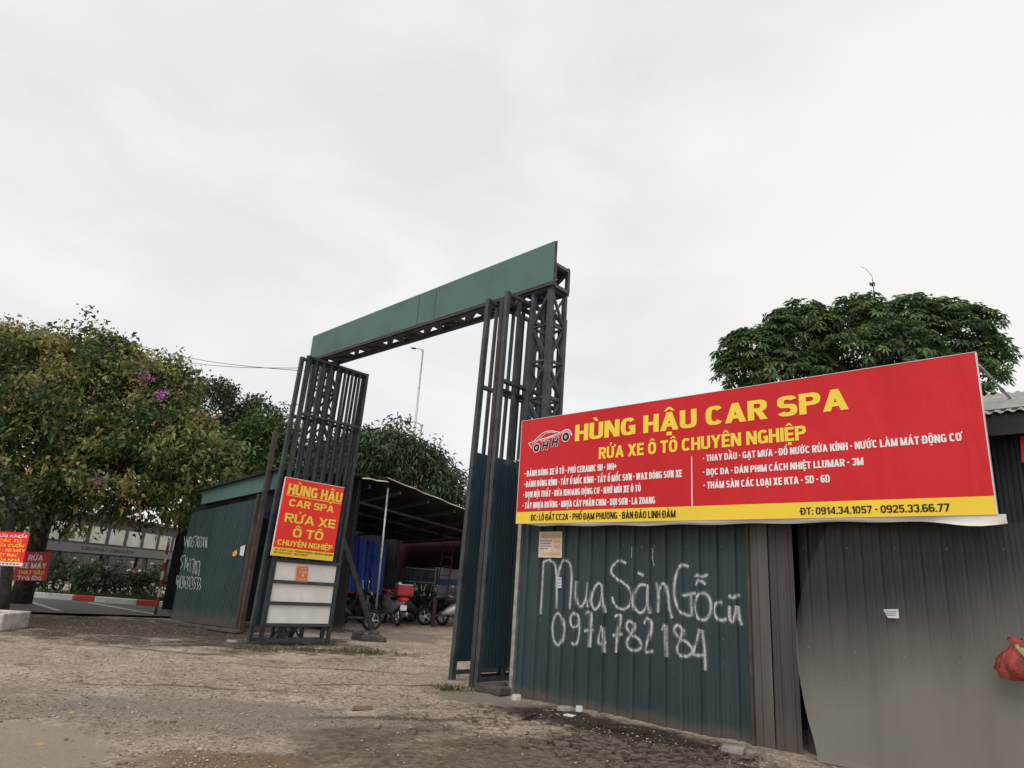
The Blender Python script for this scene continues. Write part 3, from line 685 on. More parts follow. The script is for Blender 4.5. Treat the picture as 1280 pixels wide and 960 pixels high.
def whorls(name, mat, parent, blobs, count, ll, lw, seed, lo=.8):
    """umbrella rosettes: seven to nine drooping leaflets round each stalk end"""
    r = np.random.default_rng(seed); P, Nn = clump_points(blobs, count, r, lo, .15, .45)
    Bs, Ds, Us, Ls, Ws, Ts = [], [], [], [], [], []
    for p, nn in zip(P, Nn):
        ax = unit(nn*.6+np.array([0, 0, .75])+r.normal(size=3)*.25); e1 = unit(np.cross(ax, [.3, .8, .1])); e2 = np.cross(ax, e1)
        m = r.integers(7, 10); sc = .7+.6*r.random(); t0 = np.clip(r.normal(.42, .22), 0, 1); a0 = r.random()*6.28
        for j in range(m):
            a = a0+6.283*j/m; rad = e1*math.cos(a)+e2*math.sin(a)
            Bs.append(p+rad*.012); Ds.append(unit(rad+ax*(.12-.45*r.random()))); Us.append(ax); Ls.append(ll*sc*(.8+.35*r.random())); Ws.append(lw*sc); Ts.append(np.clip(t0+r.normal(0, .06), 0, 1))
    V, F = leaves(np.array(Bs), np.array(Ds), np.array(Us), np.array(Ls), np.array(Ws), fold=.22, droop=.22)
    return np_mesh(name, V, F, mat, parent, np.repeat(Ts, 4), off=parent.location)
def px_blobs(lst):
    out = []
    for x, y, rx, ry, D in lst:
        c = at(x, y, D); k = c.y/FPX*math.hypot(1, c.x/c.y*.5); out.append((tuple(c), (rx*k, (rx+ry)/2*k, ry*k)))
    return out
def tree(name, label, base, trunk_pts, trunk_r, blobs, mat, group=None, limbs=7, seed=1, **kw):
    t = thing(name, base, label, 'tree', group)
    mb = MB(); mb.tube(trunk_pts, trunk_r, 10); tp = Vector(trunk_pts[-1]); tr = trunk_r[-1]
    rr = random.Random(seed)
    for k in range(limbs):
        b = blobs[k % len(blobs)]; e = Vector(b[0])+Vector([rr.uniform(-.5, .5)*q for q in b[1]])
        m_ = tp.lerp(e, .5)+Vector((rr.uniform(-.3, .3), rr.uniform(-.3, .3), rr.uniform(.0, .35)))
        mb.tube([tp-Z*.05, m_, e], [tr*.6, tr*.38, tr*.12], 6)
        for j in range(3):
            e2 = e+Vector([rr.uniform(-.8, .8)*q for q in b[1]]); mb.tube([m_.lerp(e, .4+.2*j), e2], [tr*.22, tr*.05], 5)
    mb.build('trunk', M['bark'], t, smooth=True)
    whl = kw.pop('whorl', None)
    if whl: whorls('crown', mat, t, blobs, seed=seed, **whl)
    else: crown('crown', mat, t, blobs, seed=seed, **kw)
    return t
# big crape myrtle at the left
myr = px_blobs([(10, 476, 62, 58, 18), (62, 462, 40, 42, 17.6), (115, 468, 54, 50, 18), (152, 458, 22, 28, 18), (165, 500, 58, 58, 18), (205, 490, 32, 36, 18), (-70, 500, 90, 90, 17.5), (60, 550, 95, 75, 17), (195, 555, 60, 60, 17.6),
                (238, 590, 46, 42, 17.4), (140, 600, 80, 58, 17), (-30, 600, 80, 66, 16.5), (50, 618, 60, 36, 16.6), (265, 578, 24, 24, 17.4), (228, 612, 42, 34, 17.4), (110, 598, 70, 44, 18.6), (160, 608, 60, 30, 18.4)])
tb = at(29, 758, 20); tb.z = 0
t1 = tree('crape_myrtle', 'large bushy tree with brown seed heads and pink blossom, leaning trunk behind red signs', tb,
          [tb+Vector((-.12, 0, -.05)), tb+Vector((-.02, -.1, .8)), at(42, 700, 19.9), at(50, 662, 19.7), at(62, 630, 19), at(75, 590, 18.2)], [.30, .25, .24, .25, .22, .18], myr, M['leaf_myrtle'],
          limbs=12, seed=3, clumps=1900, per=32, ll=.17, lw=.078, spread=.17, droop=.22, tone=(.40, .30))
def sprinkle(name, mat, parent, P, per, size, spread, seed, tone=(.5, .25)):
    r = np.random.default_rng(seed); n = len(P)*per; B = np.repeat(P, per, 0)+r.normal(size=(n, 3))*spread
    V, F = leaves(B, unit(r.normal(size=(n, 3))), unit(r.normal(size=(n, 3))), size*(.6+.8*r.random(n)), size*(.5+.5*r.random(n)))
    return np_mesh(name, V, F, mat, parent, np.repeat(np.clip(r.normal(tone[0], tone[1], n), 0, 1), 4), off=parent.location)
r_ = np.random.default_rng(21); P_, _n = clump_points(myr, 1100, r_, .95); zt_m = P_[:, 2].max(); kp = r_.random(len(P_)) < .25+.75*np.clip((P_[:, 2]-zt_m+3.4)/2.6, 0, 1)**1.2; P_, _n = P_[kp], _n[kp]
sprinkle('seed_heads', M['seeds'], t1, P_+_n*.10, 20, .06, .10, 22)
sprinkle('blossom', M['blossom'], t1, np.array([at(*p) for p in ((181, 466, 16.9), (186, 474, 16.9), (180, 473, 16.85), (198, 494, 16.85), (205, 491, 16.85), (201, 497, 16.8), (122, 598, 15.7))]), 26, .065, .065, 23)
# slim trunk in the planter
tb = at(4, 771, 14.1); tb.z = 0
tree('slim_tree', 'slim dark tree rising from the whitewashed planter at the left edge', tb, [tb, at(9, 712, 14.1), at(12, 660, 14.1), at(14, 620, 14.2)], [.11, .1, .09, .07],
     px_blobs([(-20, 618, 30, 18, 14.2), (-48, 616, 36, 22, 14), (12, 640, 12, 9, 14.1)]), M['leaf_dark'], limbs=5, seed=4, clumps=70, per=22, ll=.17, lw=.075, spread=.15, droop=.3, tone=(.5, .25))
tb = at(285, 700, 27); tb.z = 0
tree('dark_tree', 'dark dense small crown rising between the myrtle and the bright green tree', tb, [tb, at(278, 600, 27)], [.2, .14],
     px_blobs([(268, 508, 30, 30, 27), (322, 522, 24, 24, 27), (300, 535, 26, 24, 27), (275, 552, 40, 34, 27), (310, 565, 30, 40, 27.5), (280, 600, 50, 30, 27)]), M['leaf_dark'], limbs=6, seed=5, clumps=420, per=30, ll=.17, lw=.085, spread=.2, tone=(.4, .25), group='trees beyond the fence')
tb = at(330, 700, 24); tb.z = 0
tree('bright_tree', 'light green feathery tree directly behind the left gate leaf', tb, [tb, at(328, 620, 24)], [.16, .1],
     px_blobs([(318, 550, 26, 22, 24), (345, 552, 24, 26, 24.5), (300, 575, 24, 20, 24), (355, 580, 30, 26, 25), (330, 590, 34, 22, 24)]), M['leaf_bright'], limbs=6, seed=6, clumps=360, per=30, ll=.2, lw=.06, spread=.18, tone=(.42, .28), group='trees beyond the fence')
tb = at(490, 720, 33); tb.z = 0
tree('grey_green_tree', 'wide grey green tree above the carport roof, below the street lamps', tb, [tb, at(488, 620, 33)], [.28, .2],
     px_blobs([(478, 572, 36, 32, 33), (450, 580, 36, 34, 33), (512, 588, 36, 36, 33), (540, 606, 28, 28, 33.5), (565, 628, 18, 20, 34), (500, 615, 60, 30, 34), (420, 590, 30, 40, 34)]), M['leaf_mid'], limbs=8, seed=8, clumps=700, per=30, ll=.3, lw=.09, spread=.28, droop=.35, tone=(.45, .25), group='trees beyond the fence')
# umbrella tree behind the billboard
tb = at(1085, 700, 11.6); tb.z = 0
umb = px_blobs([(945, 446, 48, 44, 11.6), (1002, 424, 54, 50, 11.6), (1072, 418, 58, 52, 11.7), (1140, 416, 58, 50, 11.7), (1195, 424, 52, 52, 11.6), (1226, 446, 36, 36, 11.5), (985, 475, 62, 40, 11.4), (1100, 450, 85, 50, 11.2), (1205, 478, 50, 40, 11.5), (916, 466, 26, 24, 11.6)])
tu = tree('umbrella_tree', 'broad round umbrella tree with star shaped leaf clusters behind the big red billboard', tb, [tb, at(1085, 560, 11.6), at(1085, 480, 11.6)], [.16, .13, .11], umb, M['leaf_umbrella'], limbs=10, seed=9,
     whorl=dict(count=3400, ll=.125, lw=.042, lo=.6))
mb = MB(); tw = [at(1094, 372, 11.7), at(1091, 355, 11.7), at(1090, 345, 11.7), at(1083, 337, 11.7), at(1076, 333, 11.7)]; mb.tube(tw, [.008, .006, .005, .004, .003], 5); mb.build('twig', M['bark'], tu)
sprinkle('sprout', M['leaf_bright'], tu, np.array([tw[1]]), 20, .05, .03, 31)

# ================================================================== far left: showroom, hedge, pole, signs
b0 = Vector((-26.45, 33, 0)); b1 = Vector((-22.9, 66, 0)); bd = (b1-b0).normalized(); bn = Vector((bd.y, -bd.x, 0))   # bn faces the road
bt = thing('showroom_building', b0, 'low grey ceramics showroom with pale upper panels across the road', 'building')
def bl(d, h, o): return b0+bd*d+Z*h+bn*o
def bbox(d0, d1, z0, z1, o0, o1): return MB().obox(bl((d0+d1)/2, (z0+z1)/2, (o0+o1)/2), bd*((d1-d0)/2), bn*((o1-o0)/2), Z*((z1-z0)/2))
LB = (b1-b0).length
bbox(-6, LB, -.1, 3.9, -9, -.35).build('wall', M['plaster_dark'], bt)
bbox(-6, LB, 1.66, 2.16, -.348, .25).build('fascia', M['fascia_grey'], bt)
bbox(-6.2, LB+.2, 3.9, 4.05, -9.2, .1).build('roof', M['fascia_grey'], bt)
for k in range(12):
    d0 = 2.0+k*1.85
    bbox(d0, d0+1.45, 2.3, 3.3, -.34, -.29).build('blind_panel', M['blind'], bt)
M['curtain'] = plain('curtain', (.20, .20, .18), .7, 0, .25, 1.5)
for k in range(4): bbox(-2+k*2.3, .15+k*2.3, .1, 1.6, -.345, -.29).build('curtained_window', M['curtain'], bt)
for k in range(5): bbox(9.3+k*4.2, 12.9+k*4.2, .05, 1.58, -.345, -.30).build('window', M['glass_dark'], bt)
for k in range(9): bbox(1.6+k*3.7, 1.72+k*3.7, .0, 1.66, -.28, -.18).build('mullion', M['fascia_grey'], bt)
ff = Face(bl(0, 0, .25), bd, Z)
letter_px(ff, 'TÂN PHÁT CERAMICS', (100.5, 686.5), (166.7, 693.3), (101, 682.2), M['ink_black'], bt, lift=.01, bold=.06)
def bush(name, label, c, r, mat, seed, clumps=60, per=26, ll=.16, lw=.06, group='shrubs along the far verge'):
    t = thing(name, (c[0], c[1], .1), label, 'shrub', group)
    crown('foliage', mat, t, [((c[0], c[1], .1+r[2]*.55), r)], clumps, per, ll, lw, .12, seed, droop=.1, tone=(.4, .25), lo=.4)
    mb = MB(); rr = random.Random(seed)
    for k in range(5): mb.tube([(c[0], c[1], .1), (c[0]+rr.uniform(-.6, .6)*r[0], c[1]+rr.uniform(-.4, .4), .1+r[2])], [.02, .008], 5)
    mb.build('stem', M['bark'], t)
bush('shrub', 'spiky dark green shrub right of the motorcycle wash sign', (-13.6, 24.6), (.9, .6, .75), M['leaf_dark'], 41)
bush('shrub', 'low dark shrub between the spiky one and the parked motorbikes', (-12.0, 24.8), (.9, .6, .55), M['leaf_dark'], 42)
bush('shrub', 'reddish brown dry shrub just left of the striped pole', (-9.9, 24.4), (.65, .5, .5), M['leaf_rust'], 43)
bush('shrub', 'dark shrub at the far left behind the tree trunks', (-15.6, 25.2), (1.1, .7, .7), M['leaf_dark'], 44)
bush('shrub', 'dark green shrub half hidden behind the striped pole', (-8.8, 24.8), (.7, .5, .55), M['leaf_mid'], 45)
def grass(name, pts, n, h, spread, seed):
    r = np.random.default_rng(seed); B = []
    for (x, y, rx, ry, c) in pts:
        k = int(n*c); B.append(np.stack([x+rx*np.clip(r.normal(0, .5, k), -1.3, 1.3), y+ry*np.clip(r.normal(0, .5, k), -1.3, 1.3), np.zeros(k)], -1))
    B = np.concatenate(B); z = np.where(B[:, 1] > 21, .1, gz(B[:, 0], B[:, 1])-.012); B[:, 2] = z
    D = unit(np.array([0, 0, 1])+r.normal(size=B.shape)*spread); V, F = leaves(B, D, unit(r.normal(size=B.shape)), h*(.4+.9*r.random(len(B))), .006+.010*r.random(len(B)), 0, .1)
    o = np_mesh(name, V, F, M['grass'], None, np.repeat(np.clip(r.normal(.5, .25, len(B)), 0, 1), 4)); o['kind'] = 'stuff'; return o
g1 = gnd(455, 813); g2 = gnd(565, 862); g3 = gnd(330, 812)
grass('verge_grass', [(-11.3, 23.6, 3.2, .5, 1)], 5000, .22, .5, 51)
grass('grass', [(g1.x, g1.y, .75, .45, 1), (g1.x-.9, g1.y-.3, .8, .2, .35), (g2.x, g2.y, .28, .14, .35), (g3.x, g3.y-.1, .7, .14, .3), (-6.2, 14.6, 1.2, .2, .3)], 620, .09, .75, 52)

# striped barrier pole
pb = gnd(194, 768); t = thing('striped_pole', pb, 'leaning red and white banded pole at the roadside by the green shed', 'pole')
ptop = at(212, 672, pb.y)
for k in range(9):
    a, b_ = pb.lerp(ptop, k/9), pb.lerp(ptop, (k+1)/9)
    mb = MB(); mb.tube([a, b_], .036, 10, cap=(k in (0, 8))); mb.build('band', M['steel_brown' if k == 0 else 'pole_red' if k % 2 else 'pole_white'], t, smooth=True)

# planter of whitewashed concrete
pc = gnd(-32, 787); t = thing('planter', (pc.x-.25, pc.y+.45, 0), 'whitewashed peeling concrete planter at the left edge under the slim tree', 'planter')
v0 = Vector((pc.x-.25, pc.y+.45, 0)); ax = Vector((1, .15, 0)).normalized(); ay = Vector((-.15, 1, 0)).normalized()
for (da, db, la, lb) in ((0, -.4, 1.15, .16), (0, .4, 1.15, .16), (-.5, 0, .15, .64), (.5, 0, .15, .64)):
    MB().obox(v0+ax*da+ay*db+Z*.13, ax*la/2, ay*lb/2, Z*.15).build('side_wall', M['whitewash'], t, bevel=.025)
MB().obox(v0+Z*.12, ax*.43, ay*.33, Z*.12).build('soil', M['concrete_dark'], t)

# the two red roadside signs
def hung_sign(D, poly, thick=.02):
    P = [at(x, y, D) for x, y in poly]          # tl tr br bl
    ax = (P[1]-P[0]).normalized(); nn = Vector((0, -1, 0)); ay = nn.cross(ax).normalized()
    f = Face(P[3], ax, ay); return f, P
f, P = hung_sign(13.55, ((-16, 664.5), (32, 666.5), (27.5, 708), (-20, 706)))
t = thing('lock_repair_sign', P[3]+(P[2]-P[3])*.5, 'small bright red sign with seven text lines on the slim tree trunk', 'sign')
wS, hS = (P[2]-P[3]).length, (P[0]-P[3]).length
patch(f, 0, wS, 0, hS, 0, .012).build('board', M['sign_red2'], t); patch(f, 0, wS, 0, hS*.11, .003, .002).build('footer_strip', M['ink_white'], t)
for k, (tx, c) in enumerate((('SỬA KHÓA', 'ink_white'), ('CÁC TỦ', 'ink_yellow'), ('CỬA CUỐN', 'ink_yellow'), ('ÔTÔ - XE MÁY', 'ink_yellow'), ('KÉT BẠC', 'ink_yellow'), ('KHÓA NHÀ', 'ink_yellow'))):
    w_ = (.86, .6, .8, .92, .62, .78)[k]; letter(f, tx, wS*(.52-w_/2), wS*(.52+w_/2), hS*(.845-.142*k), hS*.085, M[c], t, lift=.003, bold=.05, shear=.25 if k == 0 else 0.1)
mb = MB()
for k in range(9): a_ = wS*(.08+.095*k); mb.quad(f.w(a_, hS*.035, .0045), f.w(a_+wS*.07, hS*.035, .0045), f.w(a_+wS*.07, hS*.08, .0045), f.w(a_, hS*.08, .0045))
mb.build('print', M['sign_red3'], t)
f, P = hung_sign(19.3, ((22, 689.5), (61.4, 690.3), (57, 727), (15.5, 725.5)))
t = thing('motorcycle_wash_sign', P[3]+(P[2]-P[3])*.5, 'darker red sign reading RỬA XE MÁY fixed to the leaning myrtle trunk', 'sign')
wS, hS = (P[2]-P[3]).length, (P[0]-P[3]).length
patch(f, 0, wS, 0, hS, 0, .015).build('board', M['sign_red3'], t)
for tx, c, a0, a1, b0_, cp in (('RỬA', 'ink_white', .34, .78, .70, .19), ('XE MÁY', 'ink_white', .14, .93, .43, .19), ('THAY DẦU', 'ink_yellow', .12, .90, .22, .13), ('Trà Đá', 'ink_white', .12, .86, .03, .14)):
    letter(f, tx, wS*a0, wS*a1, hS*b0_, hS*cp, M[c], t, lift=.003, bold=.05)

# ================================================================== corrugated shed with lintel (left of the gate)
pA = gnd(213, 778); pB = gnd(294, 789.5); dAB = (pB-pA).normalized(); nAB = Vector((dAB.y, -dAB.x, 0)); nAB = nAB if nAB.dot(CAM-pA) > 0 else -nAB
LA = (pB-pA).length
def sh(dist, z, o=0.): return pA+dAB*dist+Z*z+nAB*o
def shpx(x, y): p = hit(x, y, pA, nAB); return (p-pA).dot(dAB), p.z
t = thing('corrugated_shed', pA.lerp(pB, .5), 'dark green corrugated shed with scrawled white graffiti left of the gate', 'shed')
z1a = shpx(235, 641)[1]; z1b = shpx(319, 623.6)[1]
corr(pA, pB, .06, .06, z1a, z1b, nAB, .085, .012).build('wall', M['sheet_green2'], t)
LR = LA+.62
mb = MB(); mb.add([sh(.35, 2.68, .03), sh(LR, 3.0, .03), sh(LR, 3.42, .03), sh(.35, 3.0, .03), sh(.35, 2.68, -.05), sh(LR, 3.0, -.05), sh(LR, 3.42, -.05), sh(.35, 3.0, -.05)],
                  [(0, 1, 2, 3), (7, 6, 5, 4), (0, 4, 5, 1), (2, 6, 7, 3), (1, 5, 6, 2), (0, 3, 7, 4)]); mb.build('lintel', M['panel_green'], t)
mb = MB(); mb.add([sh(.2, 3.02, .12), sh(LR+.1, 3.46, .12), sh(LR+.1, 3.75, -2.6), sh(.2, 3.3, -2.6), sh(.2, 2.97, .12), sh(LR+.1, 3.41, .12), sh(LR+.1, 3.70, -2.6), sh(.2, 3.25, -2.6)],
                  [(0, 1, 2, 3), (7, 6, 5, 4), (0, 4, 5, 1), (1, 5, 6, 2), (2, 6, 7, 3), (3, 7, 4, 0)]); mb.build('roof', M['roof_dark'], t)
MB().bar(sh(.1, 2.5, -.12), sh(LR, 2.82, -.12), .03, .55, side=nAB).build('backing_board', M['roof_dark'], t)  # dark board added to close the lintel gap, standing in for shade
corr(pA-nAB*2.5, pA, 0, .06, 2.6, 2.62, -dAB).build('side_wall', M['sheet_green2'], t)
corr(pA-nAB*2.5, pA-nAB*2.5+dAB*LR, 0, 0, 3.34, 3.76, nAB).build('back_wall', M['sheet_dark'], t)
MB().bar(sh(LA+.03, .0, .0), sh(LA+.03, 2.9, .0), .07).build('post', M['steel_brown'], t)
fs_ = Face(pA, dAB, Z); mb = MB(); rr = random.Random(5)
hfL = lambda a: .012
def gline(x0, y0, x1, y1, n, hpx, tall=1.):
    for k in range(n):
        cx = x0+(x1-x0)*(k+.5)/n; cy = y0+(y1-y0)*(k+.5)/n; w = abs(x1-x0)/n*.42; h = hpx/2
        kind = rr.choice('0137vw4s')
        sh_ = {'0': arc(cx, cy, w*.8, h, 80, 420, 10), '1': [(cx-w*.3, cy-h*.6), (cx, cy-h), (cx, cy+h)], '3': [(cx-w, cy-h), (cx+w, cy-h*.7), (cx, cy), (cx+w, cy+h*.5), (cx-w, cy+h)],
               '7': [(cx-w, cy-h), (cx+w, cy-h), (cx-w*.2, cy+h)], 'v': [(cx-w, cy-h), (cx-w*.3, cy+h), (cx+w, cy-h*.8)], 'w': [(cx-w, cy-h), (cx-w*.5, cy+h), (cx, cy-h*.4), (cx+w*.5, cy+h), (cx+w, cy-h)],
               '4': [(cx-w*.2, cy-h), (cx-w, cy+h*.3), (cx+w, cy+h*.2), (cx+w*.3, cy-h*.2), (cx+w*.3, cy+h)], 's': [(cx+w, cy-h), (cx-w*.6, cy-h*.4), (cx+w*.7, cy+h*.3), (cx-w, cy+h)]}[kind]
        ribbon(mb, fs_, [shpx(*p) for p in sh_], .044, .004, hf=hfL, uv=True)
gline(231, 677, 260, 678, 9, 13); gline(226, 702, 251, 712, 7, 17); gline(221, 727, 252, 730, 10, 16)
mb.build('graffiti', M['spray'], t)
def stuck(name, label, face, pxs, mat, lift, extra=None, group=None):
    ab = [face.ab(*p) for p in pxs]; mb = MB(); mb.prism(ab, face.o+face.n*lift, face.ax, face.ay, face.n*.0015)
    c = face.w(sum(a for a, _ in ab)/len(ab), sum(b for _, b in ab)/len(ab), lift); o = mb.build(name, mat, origin=c); tag(o, label, 'notice', group); return o, ab
stuck('paper_notice', 'small torn orange paper stuck on the green shed', fs_, ((292, 691), (297, 687), (298, 691), (296, 695), (292, 695.5)), M['ink_orange'], .026)
stuck('paper_notice', 'torn whitish paper beside the orange one on the green shed', fs_, ((302, 683.5), (308, 681), (305.5, 695.5), (301, 694)), M['paper2'], .026)
# low brick kerb along its foot
MB().obox(sh(LA*.55, .03, .22), dAB*(LA*.62), nAB*.07, Z*.035).build('kerb', M['concrete_dark'], bevel=.015)['kind'] = 'structure'
# lone steel post
pp = onq(300, 790, 7.3); pt_ = onq(345, 538, 7.3); pp.z = 0
o = MB().bar(Vector((0, 0, -.05)), pt_-pp, .085).build('steel_post', M['steel_brown'], origin=pp, local=False) if False else None
mb = MB(); mb.bar(pp, pt_, .085); mb.bar(pp+Z*.02, pp+Z*.04, .16); o = mb.build('steel_post', M['steel_brown'], origin=pp); tag(o, 'tall brown steel post between the green shed and the left gate leaf', 'post')

# ================================================================== gate arch
t = thing('gate_arch', fr(9.4, 7.3), 'tall steel lattice gateway with a green fascia board across its beam', 'gate arch')
def column(s0, s1, q0, q1, z1):
    P = [(s0, q0), (s1, q0), (s1, q1), (s0, q1)]
    for k, (s, q) in enumerate(P): MB().bar(fr(s, q, 0), fr(s, q, z1), .075 if k == 0 else .06).build('corner_post', M['steel'], t)
    mb = MB(); nlev = int(z1/.52); hz = z1/nlev
    for k in range(4):
        a, b_ = P[k], P[(k+1) % 4]
        for j in range(nlev):
            za, zb = j*hz+.03, (j+1)*hz
            fl = (j+k) % 2 == 0
            p0, p1 = (a, b_) if fl else (b_, a); mb.bar(fr(*p0, za), fr(*p1, zb), .04, .03, side=U if k % 2 == 0 else I)
            if k % 2 == 1: mb.bar(fr(*p1, za+.03), fr(*p0, zb-.03), .034, .02, side=I)
            mb.bar(fr(*a, zb), fr(*b_, zb), .04, .03)
    mb.build('lattice', M['steel'], t)
column(6.20, 6.54, 7.13, 7.45, 5.56); column(12.42, 12.80, 7.13, 7.53, 5.56)
for q in (7.13, 7.45):
    for z in (5.60, 5.95): MB().bar(fr(6.15, q, z), fr(12.84, q, z), .08).build('chord', M['steel'], t)
mb = MB(); ns = 12
for k in range(ns):
    sa, sb = 6.16+k*6.66/ns, 6.16+(k+1)*6.66/ns; fl = k % 2
    for (qa, za, qb, zb) in ((7.13, 5.6, 7.45, 5.6), (7.13, 5.95, 7.45, 5.95), (7.13, 5.6, 7.13, 5.95), (7.45, 5.6, 7.45, 5.95)):
        a, b_ = ((qa, za), (qb, zb)) if fl else ((qb, zb), (qa, za))
        mb.bar(fr(sa, *a), fr(sb, *b_), .06, .05)
        mb.bar(fr(sa, qa, za), fr(sa, qb, zb), .055)
for z in (5.6, 5.95): mb.bar(fr(6.16, 7.13, z), fr(6.16, 7.45, z), .06)
mb.bar(fr(6.16, 7.45, 5.6), fr(6.16, 7.45, 6.0), .05)
mb.build('beam_lattice', M['steel'], t)
# bent dark flap of sheet at the beam's open end
mb = MB(); vs = []
for k in range(7):
    f_ = k/6; zz = 6.02-.10*math.sin(f_*3.1); vs += [fr(6.15, 7.10+.38*f_, zz), fr(6.6, 7.10+.38*f_, zz+.03)]
mb.add(vs, [(2*k, 2*k+2, 2*k+3, 2*k+1) for k in range(6)]); mb.build('end_cap_sheet', M['steel_brown'], t)
mb = MB(); zb = lambda s: 5.628; ztp = lambda s: 6.29-(s-6.10)/6.74*.13
def slab(s0, s1, q0, q1):
    mb.add([fr(s0, q0, zb(s0)), fr(s1, q0, zb(s1)), fr(s1, q0, ztp(s1)), fr(s0, q0, ztp(s0)), fr(s0, q1, zb(s0)), fr(s1, q1, zb(s1)), fr(s1, q1, ztp(s1)), fr(s0, q1, ztp(s0))],
           [(0, 1, 2, 3), (7, 6, 5, 4), (0, 4, 5, 1), (2, 6, 7, 3), (1, 5, 6, 2), (0, 3, 7, 4)])
slab(6.10, 8.785, 7.04, 7.085); slab(8.80, 9.25, 7.042, 7.085); slab(9.262, 12.83, 7.04, 7.085)
mb.build('fascia_board', M['panel_green'], t, bevel=.004)
mb = MB(); mb.bar(fr(6.092, 7.062, 5.628), fr(6.092, 7.062, 6.29), .012, .05); mb.bar(fr(6.10, 7.062, 5.61), fr(12.83, 7.062, 5.61), .03, .05)
mb.build('edge_trim', M['steel_brown'], t)

# ================================================================== folding gate leaves
def leaf(name, label, sb, st, q0, q1, H, mid, bars, z_low, clad=None, infill=None, front_w=.075, mat='steel', group='folded gate leaves'):
    t = thing(name, fr(sb, q0), label, 'gate leaf', group); G = lambda q, z, o=0.: fr(sb+(st-sb)*z/5.4+o, q, z)
    m = M[mat]
    for q in (q0, q1): MB().bar(G(q, 0 if q == q0 else .0), G(q, H), front_w if q == q0 else .065).build('upright', m, t, bevel=.004)
    for z in (H-.035, mid): MB().bar(G(q0+.04, z), G(q1-.034, z), .05, .06).build('rail', m, t)
    MB().bar(G(q0+.04, z_low), G(q1-.034, z_low), .06, .06).build('bottom_rail', m, t)
    lo = clad[1] if clad else infill[1]
    for k in range(bars):
        q = q0+(q1-q0)*(k+1)/(bars+1); MB().bar(G(q, lo), G(q, H-.06), .044).build('bar', m, t)
    if clad:
        a, b_ = clad; A_, B_ = G(q0+.03, 0, -.012), G(q1-.03, 0, -.012)
        mb = MB(); L = (B_-A_).length; cnt = 42; vs = []
        for k in range(cnt+1):
            q = q0+.03+(q1-q0-.06)*k/cnt; o = -.03-.006*(k % 2)
            vs += [G(q, a, o), G(q, (a+b_)/2, o), G(q, b_, o)]
        mb.add(vs, [(3*k+r, 3*k+3+r, 3*k+4+r, 3*k+1+r) for k in range(cnt) for r in (0, 1)])
        mb.build('cladding', M['clad_green'], t)
        MB().bar(G(q0+.04, a+.02), G(q1-.03, a+.02), .05).build('rail', m, t)
        MB().bar(G(q0+.04, b_), G(q1-.03, b_), .04).build('rail', m, t)
        MB().bar(G((q0+q1)/2-.2, z_low), G((q0+q1)/2-.2, a), .05).build('leg', m, t)
    if infill:
        a, b_, n = infill; h = (b_-a)/n
        for k in range(n):
            z0, z1 = a+k*h+.03, a+(k+1)*h-.03; mb = MB()
            mb.add([G(q0+.05, z0, .0), G(q1-.045, z0, .0), G(q1-.045, z1, .0), G(q0+.05, z1, .0), G(q0+.05, z0, .02), G(q1-.045, z0, .02), G(q1-.045, z1, .02), G(q0+.05, z1, .02)],
                   [(0, 1, 2, 3), (7, 6, 5, 4), (0, 4, 5, 1), (2, 6, 7, 3), (1, 5, 6, 2), (0, 3, 7, 4)]); mb.build('infill_panel', M['white_panel'], t)
        for k in range(n+1): MB().bar(G(q0+.04, a+k*h), G(q1-.034, a+k*h), .055, .07).build('rail', m, t)
    return t
leaf('gate_leaf', 'left gate leaf with white infill panels and the hung car wash sign', 12.22, 12.05, 6.60, 8.00, 5.44, 4.26, 7, .06, infill=(.33, 1.47, 3), mat='steel_green')
leaf('gate_leaf', 'left gate leaf folded back behind the leaf with white panels', 12.42, 12.13, 6.50, 7.98, 5.40, 4.2, 7, .06, clad=(.33, 1.47))
leaf('gate_leaf', 'narrower looking right gate leaf standing nearest the opening, dark green below', 7.43, 7.29, 6.90, 8.25, 5.58, 4.15, 6, .10, clad=(.24, 3.12))
leaf('gate_leaf', 'right gate leaf beside the corrugated wall, dark green sheet below open bars', 6.74, 6.68, 6.70, 8.05, 5.48, 4.1, 4, .10, clad=(.24, 2.9), front_w=.065)
leaf('gate_leaf', 'brown edged right gate leaf squeezed between its two neighbours', 6.86, 6.80, 6.74, 8.1, 5.42, 4.0, 2, .12, clad=(.30, 2.8), mat='steel_dim')
# concrete sill under the right leaves
c = gnd(615, 866); MB().obox(c+Z*.04, U*.22, I*.10, Z*.05).build('concrete_block', M['concrete_dark'], origin=c, bevel=.02); tag(COL.objects[-1], 'dark concrete block under the foot of the right gate leaves', 'block')

# car wash sign hanging on the left leaf
sS = 12.13
P = [ons(x, y, sS-.05) for x, y in ((357.5, 597.4), (430, 609.3), (416, 701.6), (339.4, 694))]
tl, tr_, br, bl_ = P
ax = I; f = Face((bl_+Vector((0, 0, 0))), (br-bl_).normalized(), (tl-bl_).normalized())
f.n = -U
t = thing('gate_sign', bl_.lerp(br, .5), 'upright red and yellow car wash sign hung on the left gate leaf', 'sign')
wS = ((br-bl_).length+(tr_-tl).length)/2; hS = ((tl-bl_).length+(tr_-br).length)/2
patch(f, 0, wS, 0, hS, 0, .02).build('board', M['sign_red2'], t)
patch(f, -.006, wS+.006, hS, hS+.012, .002, .026).build('trim', M['white_trim'], t); patch(f, -.014, 0, -.0, hS, .002, .026).build('trim', M['white_trim'], t)
patch(f, 0, wS, 0, hS*.105, .003, .0025).build('yellow_band', M['sign_yellow'], t)
S3 = lambda x, y: (200+x/3.694, 560+y/3.694)
